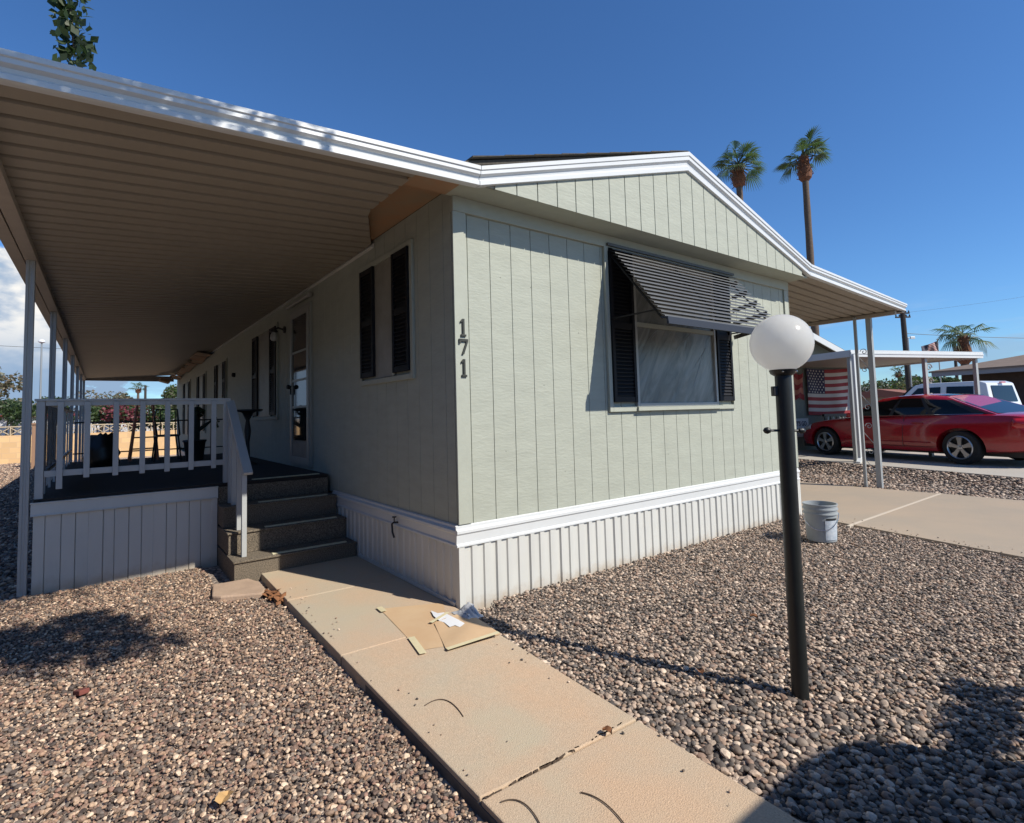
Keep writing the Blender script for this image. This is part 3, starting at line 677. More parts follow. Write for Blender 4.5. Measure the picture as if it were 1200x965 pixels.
# ------------------------------------------------------------------ deck with steps and railing
dk = thing('deck', 'raised porch deck with white vinyl skirt, dark carpet and pale railing', 'deck', (-1.2, 2.6, 0))
mb = MB(); skirt(mb, -2.46, -1.11, .655, 2.595, 'x', -1, pat=((.075, 0), (.004, -.01), (.10, .0), (.004, -.01), (.09, .006), (.004, -.01), (.085, 0), (.1, .006), (.004, -.01)), edge=.001); mb.box(-2.46, -2.44, 2.61, 8, -.02, .7); mb.build('skirt', SKIRTM, dk)
mb = MB(); mb.prism([(-2.475, 2.60, .745), (-2.475, 2.572, .745), (-2.475, 2.565, .66), (-2.475, 2.555, .645), (-2.475, 2.60, .64)], (1.365, 0, 0)); mb.prism([(-2.48, 2.60, .755), (-2.48, 2.56, .755), (-2.48, 2.56, .743), (-2.48, 2.60, .743)], (1.372, 0, 0)); mb.build('skirt_band', WHITEP, dk, bevel=.002)
mb = MB(); mb.box(-2.46, -.04, 2.585, 7.9, .756, .78); mb.box(-1.105, -.04, 2.60, 7.9, .3, .755); mb.build('deck_floor', DECKM, dk)
fy = [1.785, 2.05, 2.315, 2.58]
for k in range(4):
    mb = MB(); z1 = .195*(k+1)
    if k < 3:
        mb.box(-1.105, -.04, fy[k]+.015, 2.9, .195*k-(.05 if k == 0 else 0), z1-.018); mb.box(-1.115, -.035, fy[k], fy[k]+.30, z1-.018, z1)
    else: mb.box(-1.105, -.04, fy[k], 2.62, .585, .745)
    st = mb.build('step', CARPET, dk, bevel=.006)
    mb = MB(); mb.box(-.79, -.12, fy[k]+.04, fy[k]+.085, z1+.001, z1+.008); mb.build('nosing_strip', STRIP, st)
RAIL = mat('painted_rail', (.46, .48, .48), .5, var=.06, vs=5, bump=.2)
mb = MB(); mb.box(-2.47, -1.0, 2.585, 2.665, 1.585, 1.603); mb.box(-2.40, -1.03, 2.60, 2.64, 1.545, 1.585); mb.box(-2.40, -1.03, 2.605, 2.635, .955, 1.005)
mb.box(-2.47, -2.39, 2.665, 7.8, 1.585, 1.603); mb.box(-2.44, -2.41, 2.66, 7.8, .955, .99); mb.build('rail', RAIL, dk, bevel=.002)
for x in (-2.43, -1.03):
    mb = MB(); mb.box(x-.028, x+.028, 2.596, 2.652, .70 if x < -2 else .78, 1.584); mb.build('railing_post', RAIL, dk, bevel=.003)
for x in (-2.30, -2.12, -1.918, -1.722, -1.53, -1.337, -1.147):
    mb = MB(); mb.box(x-.021, x+.021, 2.585, 2.599, .85 if x < -2.29 else .93, 1.58); mb.build('baluster', RAIL, dk, bevel=.002)
for y in np.arange(3.0, 7.8, .62):
    mb = MB(); mb.box(-2.435, -2.415, y-.02, y+.02, .78, 1.584); mb.build('baluster', RAIL, dk)
mb = MB(); mb.box(-2.412, -2.408, 2.7, 4.9, .98, 1.56)
scr = mb.build('shade_screen', mat('shade_cloth', (.16, .16, .16), .9, alpha=.45), dk)
RAILD = mat('dark_iron_rail', (.03, .03, .03), .6)
mb = MB(); mb.box(-2.4, -.05, 7.84, 7.87, 1.40, 1.425); mb.box(-2.4, -.05, 7.845, 7.865, .90, .92); mb.build('back_rail', RAILD, dk)
for x in np.arange(-2.2, -.1, .36):
    mb = MB(); mb.box(x-.02, x+.02, 7.845, 7.865, .78, 1.40); mb.build('back_baluster', RAILD, dk)
# stair rail
a, b = np.array([-1.0, 2.62, 1.575]), np.array([-.985, 1.86, .915])
mb = MB(); mb.bar(a, b, .075, .03); mb.build('stair_rail', RAIL, dk, bevel=.003)
for y, z0 in ((1.93, .195), (2.15, .39), (2.40, .585), (2.56, .585)):
    zt = b[2]+(y-b[1])/(a[1]-b[1])*(a[2]-b[2])-.02; x = -1.005
    mb = MB(); mb.box(x-.02, x+.02, y-.02, y+.02, z0+.001, zt); mb.build('stair_post', RAIL, dk, bevel=.002)

# flat stone under the steps
mb = MB(); mb.prism([(-1.32, 1.47, .0), (-1.27, 1.40, 0), (-1.0, 1.27, 0), (-.955, 1.36, 0), (-.95, 1.60, 0), (-1.0, 1.77, 0), (-1.27, 1.775, 0)], (0, 0, .05))
tag(mb.build('stepping_stone', mat('pink_flagstone', (.50, .36, .26), .85, var=.2, vs=6, bump=.8), bevel=.012), 'pinkish flat flagstone lying under the lowest porch step', 'stone')

# ------------------------------------------------------------------ things on the deck
mb = MB()
bg_ = thing('trash_bag', 'black plastic sack standing on the porch deck behind the railing', 'bag', (-2.02, 5.6, .78))
mb = MB(); pr = []
for i in range(9):
    t = i/8; pr.append((.16+.05*math.sin(t*3.1)-.03*t, .42*t))
mb.lathe(pr, (-2.02, 5.6, .78), 16); 
for j in range(len(mb.V)):
    x, y, z = mb.V[j]; mb.V[j] = (x+random.uniform(-.018, .018), y+random.uniform(-.018, .018), z+(random.uniform(0, .08) if z > 1.15 else 0))
mb.build('sack', mat('black_bag', (.01, .01, .01), .35, bump=.6, bs=12), bg_, smooth=True, ang=60)
mb = MB(); mb.prism([(-2.1, 5.55, 1.18), (-1.98, 5.6, 1.27), (-1.93, 5.62, 1.2), (-1.86, 5.6, 1.28), (-1.84, 5.66, 1.17)], (0, .05, 0)); mb.build('sack_neck', PLAST, bg_)
ld = thing('step_ladder', 'orange fibreglass stepladder standing at the back of the porch deck', 'ladder', (-1.55, 7.2, .78))
ORG = mat('orange_fibreglass', (.38, .09, .035), .5)
mb = MB(); mb.bar((-1.66, 7.1, .78), (-1.56, 7.25, 1.75), .03, .05); mb.bar((-1.28, 7.1, .78), (-1.36, 7.25, 1.75), .03, .05); mb.build('side_rail', ORG, ld)
mb = MB(); mb.bar((-1.66, 7.6, .78), (-1.56, 7.28, 1.75), .03, .03); mb.bar((-1.28, 7.6, .78), (-1.36, 7.28, 1.75), .03, .03); mb.build('back_leg', ORG, ld)
for k in range(4):
    t = (k+1)/5.; mb = MB(); mb.box(-1.64+.08*t, -1.30-.06*t, 7.08+.15*t, 7.16+.15*t, .78+.9*t, .80+.9*t); mb.build('tread', mat('ladder_tread', (.10, .07, .06), .6) if k == 0 else bpy.data.materials['ladder_tread'], ld)
ch = thing('patio_chair', 'dark metal patio chair on the porch deck beside the ladder', 'chair', (-1.18, 6.7, .78))
mb = MB(); mb.box(-1.36, -1.04, 6.5, 6.9, 1.16, 1.19); mb.build('seat', PLAST, ch, bevel=.01)
mb = MB(); mb.tube([(-1.34, 6.55, 1.18), (-1.38, 6.5, 1.45), (-1.36, 6.5, 1.58), (-1.08, 6.5, 1.58), (-1.04, 6.55, 1.18)], .014, 8)
for x in (-1.3, -1.2, -1.1): mb.tube([(x, 6.52, 1.19), (x, 6.5, 1.57)], .008, 6)
mb.build('backrest', PLAST, ch, smooth=True)
for x, y in ((-1.34, 6.52), (-1.06, 6.52), (-1.34, 6.88), (-1.06, 6.88)):
    mb = MB(); mb.tube([(x, y, 1.17), (x+(x+1.2)*.3, y, .78)], .012, 8); mb.build('leg', PLAST, ch)
cp = thing('potted_plant', 'tall dark potted plant with a round head on the porch deck', 'potted plant', (-.86, 6.3, .78))
mb = MB(); mb.lathe([(.12, 0), (.15, .28), (.17, .3), (.16, .32), (.05, .31)], (-.86, 6.3, .78), 18); mb.build('pot', mat('dark_pot', (.03, .025, .025), .5), cp, smooth=True)
mb = MB(); mb.tube([(-.86, 6.3, 1.08), (-.86, 6.3, 1.5), (-.86, 6.31, 1.6)], [.07, .075, .05], 10); mb.tube([(-.84, 6.3, 1.22), (-.72, 6.3, 1.32), (-.62, 6.3, 1.40)], [.03, .028, .01], 8); mb.build('stem', mat('dark_stem', (.02, .03, .02), .7), cp, smooth=True)
def leafcloud(name, P_, size, mats, parent=None, asp=.5, midx=None, droop=0):
    n = len(P_); P_ = np.asarray(P_, float); sz = size*rng.uniform(.6, 1.3, n)
    a = rng.normal(size=(n, 3)); a[:, 2] = a[:, 2]*.6-droop; a /= np.linalg.norm(a, axis=1)[:, None]
    b = rng.normal(size=(n, 3)); b -= (b*a).sum(1)[:, None]*a; b /= np.linalg.norm(b, axis=1)[:, None]
    nn = np.cross(a, b)
    q = np.stack([P_-a*sz[:, None]*.5, P_+b*(sz*asp*.5)[:, None]-nn*(sz*.06)[:, None], P_+a*sz[:, None]*.5, P_-b*(sz*asp*.5)[:, None]-nn*(sz*.06)[:, None]], 1).reshape(-1, 3)
    me = bpy.data.meshes.new(name); me.vertices.add(4*n); me.vertices.foreach_set('co', q.ravel())
    me.loops.add(4*n); me.loops.foreach_set('vertex_index', np.arange(4*n)); me.polygons.add(n); me.polygons.foreach_set('loop_start', np.arange(n)*4); me.polygons.foreach_set('loop_total', np.full(n, 4))
    for mm in mats: me.materials.append(mm)
    if len(mats) > 1: me.polygons.foreach_set('material_index', midx if midx is not None else rng.integers(0, len(mats), n))
    me.update(calc_edges=True); o = bpy.data.objects.new(name, me); COL.objects.link(o)
    if parent:
        o.parent = parent
        if parent in WMX: o.matrix_parent_inverse = WMX[parent].inverted()
    return o
def ball(c, r, n, shell=.5):
    d = rng.normal(size=(n, 3)); d /= np.linalg.norm(d, axis=1)[:, None]; rr = rng.uniform(shell, 1, n)**.6
    return np.array(c)+d*rr[:, None]*np.array(r)
leafcloud('foliage', np.r_[ball((-.82, 6.3, 1.53), (.1, .1, .09), 160), ball((-.58, 6.3, 1.36), (.06, .06, .1), 60)], .06, [LEAFD], cp)
pt = thing('pedestal_table', 'small dark pedestal table against the wall at the top of the steps', 'table', (-.45, 4.7, .78))
mb = MB(); mb.lathe([(.17, 0), (.19, .012), (.19, .028), (.15, .03)], (-.42, 4.7, 1.50), 24); mb.build('table_top', PLAST, pt, smooth=True)
mb = MB(); mb.lathe([(.13, 0), (.12, .02), (.03, .06), (.025, .3), (.045, .45), (.025, .6), (.07, .70), (.11, .72)], (-.42, 4.7, .781), 16); mb.build('pedestal', mat('bronze_pedestal', (.03, .03, .03), .45), pt, smooth=True)

# ------------------------------------------------------------------ lamp post, bucket, litter
lp_ = thing('lamp_post', 'black garden lamp post with large white globe in the front gravel', 'lamp post', (.656, -1.94, 0))
tx = lambda z: .656+.017*z/1.55
LB = mat('black_post_paint', (.014, .017, .017), .42, var=.3, vs=9, bump=.15)
mb = MB(); pr = []
for j in range(20):
    a = 2*math.pi*j/20; r = .0375 if j % 5 else .0385; pr.append((r*math.cos(a), r*math.sin(a)))
P_ = [[(tx(z)+x, -1.94+y, z) for x, y in pr+[pr[0]]] for z in (-.1, 0, .8, 1.545)]; mb.grid(P_); mb.add([P_[-1][i] for i in range(20)], [tuple(range(20))]); mb.build('pole', LB, lp_, smooth=True)
mb = MB(); mb.lathe([(.037, 0), (.055, .012), (.062, .03), (.05, .034)], (tx(1.53), -1.94, 1.528), 24); cl_o = mb.build('collar', LB, lp_, smooth=True)
for a_ in (3.6, 4.9, 1.2):
    dv_ = np.array([math.cos(a_), math.sin(a_), 0]); mb = MB(); mb.lathe([(.005, 0), (.005, .008), (.003, .011)], np.array([tx(1.54), -1.94, 1.548])+dv_*.054, 8, ax=dv_); mb.build('screw', CHROME, cl_o)
mb = MB(); d = CR[:2]/np.linalg.norm(CR[:2]); c = np.array([tx(1.26), -1.94, 1.262])
D3 = np.array([d[0], d[1], -.03]); mb.tube([c-D3*.085, c+D3*.075], .006, 8); mb.lathe([(.004, -.02), (.014, -.012), (.017, 0), (.012, .012), (.004, .016)], c-D3*.09, 12, ax=D3); mb.lathe([(.004, -.016), (.012, -.012), (.015, 0), (.012, .012), (.004, .02)], c+D3*.075, 12, ax=D3); mb.build('ladder_rest', LB, lp_, smooth=True)
mb = MB(); e = np.array([d[0], d[1], 0]); mb.obox(np.array([tx(1.46), -1.94, 1.455])-e*.045, (.012, .014, .024), (e, (-e[1], e[0], 0), (0, 0, 1))); mb.build('sensor', PLAST, lp_, bevel=.003)
mb = MB(); pr = []; n = 26; r0 = .142
for i in range(n+1):
    a = math.pi*(i/n)*.90; pr.append((max(.0005, r0*math.sin(a)), r0*math.cos(a)))
pr = pr[::-1]; mb.lathe(pr, (tx(1.69), -1.94, 1.69), 40)
globe_m = mat('white_acrylic_globe', (.9, .89, .85), .16, var=.03)
gt = globe_m.node_tree; tl_ = gt.nodes.new('ShaderNodeBsdfTranslucent'); tl_.inputs[0].default_value = (.9, .89, .85, 1); ms_ = gt.nodes.new('ShaderNodeMixShader'); ms_.inputs[0].default_value = .6
gt.links.new(gt.nodes['Principled BSDF'].outputs[0], ms_.inputs[1]); gt.links.new(tl_.outputs[0], ms_.inputs[2]); gt.links.new(ms_.outputs[0], gt.nodes['Material Output'].inputs[0])
mb.build('globe', globe_m, lp_, smooth=True)

bk = thing('bucket', 'grey plastic paint bucket standing on the gravel by the driveway edge', 'bucket', (3.86, -.72, 0))
BM = mat('grey_bucket_plastic', (.36, .39, .40), .45, var=.1)
mb = MB(); z0 = .02
mb.lathe([(.125, 0), (.132, .01), (.146, .27), (.156, .272), (.156, .285), (.148, .287), (.15, .315), (.158, .317), (.158, .33), (.150, .332), (.151, .358), (.157, .36), (.157, .372), (.146, .372), (.142, .30), (.128, .02), (.01, .018)], (3.86, -.72, z0), 36); mb.build('pail', BM, bk, smooth=True, ang=30)
v = np.array([3.86, -.72])-CP[:2]; v /= np.linalg.norm(v); rt = np.array([v[1], -v[0]]); pth = []
for i in range(15):
    t = i/14; a = math.pi*t; q = np.array([3.86, -.72])-rt*.158*math.cos(a)-v*.145*math.sin(a)*1.08; pth.append((q[0], q[1], z0+.285-.16*math.sin(a)*1.0))
mb = MB(); mb.tube(pth, .0028, 6); mb.build('handle', CHROME, bk, smooth=True)
mb = MB(); P_ = []
for i in range(9):
    a = math.atan2(-v[1], -v[0])+.25+.95*i/8; P_.append([(3.86+(.1365+(zz)*.055)*math.cos(a)+.0, -.72+(.1365+zz*.055)*math.sin(a), z0+zz) for zz in (.03, .13, .22)])
mb.grid(P_); lb = mb.build('label', mat('bucket_label', (.62, .66, .70), .5, col2=(.38, .45, .52), vs=22), bk, recalc=False)
mb = MB(); P_ = []
for i in range(6):
    a = math.atan2(-v[1], -v[0])+.3+.75*i/5; P_.append([(3.86+(.139+(zz)*.055)*math.cos(a), -.72+(.139+zz*.055)*math.sin(a), z0+zz) for zz in (.225, .243)])
mb.grid(P_); mb.build('label_band', PLAST, bk, recalc=False)

# kraft masking on the walkway at the house corner
ks = thing('masking_paper', 'brown kraft paper taped to the walkway at the house corner', 'paper', (-.3, -.2, .06))
mb = MB()
def sheet(quad, n, m, amp, z, seed):
    r = random.Random(seed); q = [np.array(p) for p in quad]; P_ = []
    for i in range(n+1):
        row = []
        for j in range(m+1):
            s, t = i/n, j/m; p = (q[0]*(1-s)+q[1]*s)*(1-t)+(q[3]*(1-s)+q[2]*s)*t
            row.append((p[0], p[1], z+amp*(.5+.5*math.sin(6*s+3*t+seed))*(math.sin(math.pi*t)*.6+.2)+r.uniform(0, .001)))
        P_.append(row)
    return P_
mb.grid(sheet([(-.455, .32), (-.552, -.44), (-.37, -.50), (-.06, .14)], 12, 8, .003, .0597, 1)); mb.build('kraft_sheet', PAPER, ks, recalc=False, smooth=True)
mb = MB(); mb.grid(sheet([(-.30, -.16), (-.44, -.54), (-.07, -.56), (-.03, -.10)], 12, 12, .016, .0635, 2)); mb.build('kraft_flap', PAPER, ks, recalc=False, smooth=True)
for a, b, w in (((-.455, .335), (-.462, .24), .04), ((-.515, -.26), (-.565, -.50), .04), ((-.44, -.545), (-.10, -.575), .03), ((-.32, -.15), (-.14, -.06), .025)):
    mb = MB(); mb.bar((*a, .074 if a[0] > -.5 and a[1] < 0 else .0695), (*b, .088 if a[0] > -.45 and a[1] < -.3 else .0695), w, .0012); mb.build('tape', MASK, ks)
# paint splash and crumpled plastic
mb = MB(); P_ = []
for i in range(15):
    row = []
    for j in range(11):
        s, t = i/14, j/10; x = -.20+.28*s; y = -.25+.30*t
        x = -.11+.13*s; y = -.21+.20*t; h = .008+.05*math.exp(-((s-.75)**2+(t-.62)**2)*9)+random.uniform(0, .012)
        e = min(s, 1-s, t, 1-t); h = .062+h*min(1, e*5) if e < .2 else .062+h
        row.append((x+random.uniform(-.008, .008), y+random.uniform(-.008, .008)-.05, h))
    P_.append(row)
mb.grid(P_); tag(mb.build('plastic_sheet', mat('crumpled_film', (.55, .57, .60), .3, var=.2, vs=10), recalc=False, smooth=True, ang=50), 'crumpled white plastic film bunched at the skirting corner', 'plastic film')
mb = MB(); pl = []
for (u, v) in ((505, 716), (513, 719), (520, 718), (528, 722), (538, 727), (548, 733), (541, 736), (533, 733), (527, 735), (521, 730), (515, 728), (508, 722)):
    q_ = onplane(u, v, np.array([0, 0, 1.]), .069); pl.append((q_[0], q_[1], .069))
mb.prism(pl, (0, 0, .0012)); tag(mb.build('paint_spill', PAINTW), 'splash of white paint on the kraft paper in the corner shade', 'paint spill')

def wire(name, pts, r, m, lab, cat, g=None):
    mb = MB(); mb.tube(pts, r, 6); return tag(mb.build(name, m, smooth=True), lab, cat, g)
TW = mat('dry_twig', (.09, .06, .04), .8)
def crv(ps, n=12):
    ps = [np.array(p) for p in ps]; o = []
    for i in range(n+1):
        t = i/n
        if len(ps) == 3: o.append(ps[0]*(1-t)**2+2*ps[1]*t*(1-t)+ps[2]*t*t)
        else: o.append(ps[0]*(1-t)**3+3*ps[1]*t*(1-t)**2+3*ps[2]*t*t*(1-t)+ps[3]*t**3)
    return o
wire('twig', crv([(-.81, -.965, .062), (-.66, -.91, .064), (-.72, -1.15, .062)]), .0022, TW, 'thin curved twig in the middle of the walkway slab', 'twig', 'twigs on the walkway')
wire('twig', crv([(-.90, -1.665, .062), (-.80, -1.68, .063), (-.87, -1.85, .062)]), .0022, TW, 'thin curved twig beside the left edge of the walkway joint', 'twig', 'twigs on the walkway')
wire('twig', crv([(-.655, -1.80, .062), (-.60, -1.87, .063), (-.66, -2.02, .062)]), .0022, TW, 'thin curved twig nearest the camera on the walkway', 'twig', 'twigs on the walkway')
wire('twig', crv([(-2.2, -.75, .03), (-2.05, -.60, .035), (-1.98, -.40, .03)]), .003, TW, 'thin straight twig lying in the tan gravel at the left', 'twig')
mb = MB(); mb.obox((-2.078, .313, .03), (.045, .022, .012), ((.3, -.9, .25), (1, .3, 0), (0, .25, 1))); tag(mb.build('brick_chip', mat('red_brick', (.20, .06, .045), .9, bump=.5), bevel=.004), 'broken red brick chip in the tan gravel', 'brick')
def leafthing(x, y, z, s, lab, m=DRY):
    mb = MB(); a = random.uniform(0, 6); P_ = []
    for i in range(7):
        t = i/6; w = s*.42*math.sin(math.pi*t)**.7*(1+.25*math.sin(9*t)); row = []
        for j in (-1, 0, 1): row.append((x+math.cos(a)*s*(t-.5)-math.sin(a)*w*j, y+math.sin(a)*s*(t-.5)+math.cos(a)*w*j, z+.012*abs(j)+.01*math.sin(3*t)))
        P_.append(row)
    mb.grid(P_); return tag(mb.build('dry_leaf', m, recalc=False, smooth=True), lab, 'leaf', 'fallen dry leaves')
leafthing(-1.643, -1.02, .036, .07, 'pale tan fallen leaf in the gravel at the bottom left', mat('tan_leaf', (.55, .34, .14), .8))
leafthing(.45, -1.55, .04, .05, 'reddish curled leaf in the gravel left of the lamp post')
leafthing(1.35, -1.35, .04, .05, 'brown fallen leaf on the gravel right of the lamp post')
leafthing(-.33, -1.63, .066, .045, 'brown fallen leaf caught in the walkway joint')
mb = MB()
for k in range(26):
    x, y = -.955+random.gauss(0, .028), 1.15+random.gauss(0, .09); a = random.uniform(0, 6); q = .02+.02*random.random(); z = .035+.025*random.random()
    d1 = np.array([math.cos(a), math.sin(a), random.uniform(-.5, .5)])*q*1.5; d2 = np.array([-math.sin(a), math.cos(a), random.uniform(-.6, .6)])*q*.8; c = np.array([x, y, z])
    mb.add([c-d1, c+d2, c+d1, c-d2, c+np.array([0, 0, .008])], [(0, 1, 4), (1, 2, 4), (2, 3, 4), (3, 0, 4)])
struct(mb.build('leaf_litter', DRY, recalc=False), 'stuff')
mb = MB()
for i in range(40):
    x = -.93+.75*random.random(); mb.obox((x, -1.613+random.uniform(-.003, .003), .056), (random.uniform(.005, .015), .003, .004), ((1, random.uniform(-.3, .3), 0), (0, 1, 0), (0, 0, 1)))
struct(mb.build('joint_debris', TW), 'stuff')

# ------------------------------------------------------------------ red sedan
def interp(t, tab): return float(np.interp(t, [a for a, _ in tab], [b for _, b in tab]))
def crom(t, tab):
    xs_ = [a for a, _ in tab]; y_ = [b for _, b in tab]; i = max(0, min(len(xs_)-2, int(np.searchsorted(xs_, t))-1))
    x0, x1 = xs_[i], xs_[i+1]; u = min(1, max(0, (t-x0)/(x1-x0))); m0 = (y_[min(i+1, len(y_)-1)]-y_[max(i-1, 0)])/(xs_[min(i+1, len(xs_)-1)]-xs_[max(i-1, 0)]); 
    m1 = (y_[min(i+2, len(y_)-1)]-y_[i])/(xs_[min(i+2, len(xs_)-1)]-xs_[i]); h = x1-x0
    return (2*u**3-3*u*u+1)*y_[i]+(u**3-2*u*u+u)*h*m0+(-2*u**3+3*u*u)*y_[i+1]+(u**3-u*u)*h*m1
def solidify_bool(obj, cutters):
    for c in cutters:
        q = obj.modifiers.new('cut', 'BOOLEAN'); q.object = c; q.operation = 'DIFFERENCE'; q.solver = 'EXACT'
    bpy.context.view_layer.update(); dg = bpy.context.evaluated_depsgraph_get(); me = bpy.data.meshes.new_from_object(obj.evaluated_get(dg))
    obj.modifiers.clear(); obj.data = me
    for c in cutters: bpy.data.objects.remove(c)
def wheel(root, x, y, r, w, side, spokes=5, rimr=.68, rmat=RIM, cover=False):
    c = (x, y, r); mb = MB(); s = side
    prof = [(rimr*r, -w/2), (r*.93, -w/2), (r*.985, -w*.38), (r, -w*.25), (r, w*.25), (r*.985, w*.38), (r*.93, w/2), (rimr*r, w/2)]
    mb.lathe(prof, c, 40, ax=(0, 1, 0), caps=False); wh = mb.build('wheel', TYRE, root, smooth=True, local=True)
    mb = MB(); rr = rimr*r; yo = y+s*w*.46
    mb.lathe([(rr*.9, .0), (rr*.89, -.05), (rr*.2, -.055)], (x, yo, r), 40, ax=(0, s, 0), m=0, caps=False); mb.lathe([(rr*1.02, 0), (rr*1.02, .012), (rr*.95, .022), (rr*.90, .01), (rr*.88, -.01)], (x, yo, r), 40, ax=(0, s, 0), m=1, caps=False); mb.lathe([(rr*.25, -.056), (rr*.25, -.05)], (x, yo, r), 20, ax=(0, s, 0), m=0)
    for k in range(spokes):
        a = 2*math.pi*k/spokes+.3; dv = np.array([math.cos(a), 0, math.sin(a)]); tv = np.array([-math.sin(a), 0, math.cos(a)]); cc_ = np.array([x, yo, r])
        y2 = np.array([0, s, 0])
        pl = [dv*rr*.12+tv*rr*.12, dv*rr*.55+tv*rr*.15, dv*rr*.93+tv*rr*.24, dv*rr*.93-tv*rr*.24, dv*rr*.55-tv*rr*.15, dv*rr*.12-tv*rr*.12]
        mb.prism([cc_+p-y2*.02 for p in pl], y2*.03, m=1)
    mb.lathe([(rr*.2, -.02), (rr*.2, .014), (rr*.15, .02), (.001, .02)], (x, yo, r), 20, ax=(0, s, 0), m=1)
    mb.build('rim', [mat('dark_rim_well', (.02, .02, .02), .6) if 'dark_rim_well' not in bpy.data.materials else bpy.data.materials['dark_rim_well'], rmat], wh, smooth=True, local=True)
    return wh
def loft_body(stations, ztop, zbot, wid, zbelt=None, crown=.03, taper=.9):
    mb = MB(); rings = []
    for t in stations:
        w = crom(t, wid); zt = crom(t, ztop); zb = crom(t, zbot); zs = zb+(zt-zb)*.62
        hp = [(w*.80, zb), (w*.95, zb+.03), (w*.985, zb+(zt-zb)*.22), (w, zb+(zt-zb)*.42), (w*.995, zs), (w*.975, zb+(zt-zb)*.80), (w*taper, zt-.028), (w*(taper-.08), zt-.004), (w*.4, zt+crown*.7), (0, zt+crown)]
        rings.append([(t, y, z) for y, z in hp]+[(t, -y, z) for y, z in hp[-2::-1]])
    n = len(rings[0]); v = [p for r in rings for p in r]
    f = [(i*n+j, i*n+(j+1) % n, (i+1)*n+(j+1) % n, (i+1)*n+j) for i in range(len(rings)-1) for j in range(n)]
    f += [tuple(range(n)), tuple(range((len(rings)-1)*n, len(rings)*n))[::-1]]
    return mb.add(v, f)
RL = np.array([10.90, -.30]); heading = math.atan2(.948, .317); left = np.array([-.948, .317])
rc = RL-left*.80
car = thing('red_car', 'glossy red four-door sedan parked nose-in on the neighbouring driveway', 'car', (rc[0], rc[1], .216), heading)
ztop = [(-1.08, .80), (-1.02, .94), (-.85, 1.0), (-.45, 1.02), (.3, 1.02), (1.5, .97), (2.3, .94), (2.8, .90), (3.3, .80), (3.62, .68), (3.74, .55)]
zbot = [(-1.08, .40), (-1.0, .30), (-.6, .24), (0, .20), (2.8, .19), (3.3, .20), (3.6, .24), (3.74, .34)]
wid = [(-1.08, .72), (-1.0, .80), (-.75, .88), (-.2, .915), (1.4, .925), (2.6, .915), (3.1, .88), (3.45, .79), (3.66, .64), (3.74, .50)]
st = sorted(set(list(np.linspace(-1.08, 3.74, 44))+[-1.04, 3.71]))
body = loft_body(st, ztop, zbot, wid).build('body', REDM, car, smooth=True, local=True, ang=50)
cut = []
for x in (0, 2.8):
    c = MB(); c.lathe([(.40, -.3), (.40, .3)], (x, .88, .33), 40, ax=(0, 1, 0)); c.lathe([(.40, -.3), (.40, .3)], (x, -.88, .33), 40, ax=(0, 1, 0)); cut.append(c.build('cutter', PLAST, car, local=True))
solidify_bool(body, cut)
body.data.polygons.foreach_set('use_smooth', [True]*len(body.data.polygons)); body.data.set_sharp_from_angle(angle=R_(35))
def GP(u, s, side=1, off=0):       # greenhouse side surface, u back to front, s belt to roof
    bx = -.55+u*(2.42+.55); tx_ = .35+u*(1.62-.35)
    zb = 1.005-.05*u; zr = 1.375+.085*math.sin(math.pi*min(1, max(0, .12+u*.76)))
    wb = .80-.06*(2*u-1)**2; wt = .60-.03*(2*u-1)**2
    b_ = .035*math.sin(math.pi*s); return (bx+(tx_-bx)*s, side*(wb+(wt-wb)*s+b_+off), zb+(zr-zb)*s+off*.2)
mb = MB(); us = np.linspace(0, 1, 17); ss = np.linspace(0, 1, 7)
rings = []
for u in us:
    l = [GP(u, s) for s in ss]; x_, y_, z_ = l[-1]
    top = [(x_, y_*c, z_+.03*(1-c*c)+.006) for c in (.85, .6, .3, 0, -.3, -.6, -.85)]
    rings.append(l+top+[(a, -b, c) for a, b, c in l[::-1]])
mb.grid(rings); mb.add(rings[0], [tuple(range(len(rings[0])))]); mb.add(rings[-1], [tuple(range(len(rings[0])))])
mb.build('cabin', REDM, car, smooth=True, local=True, ang=45)
CG = mat('tinted_car_glass', (.006, .007, .009), .05, spec=.35)
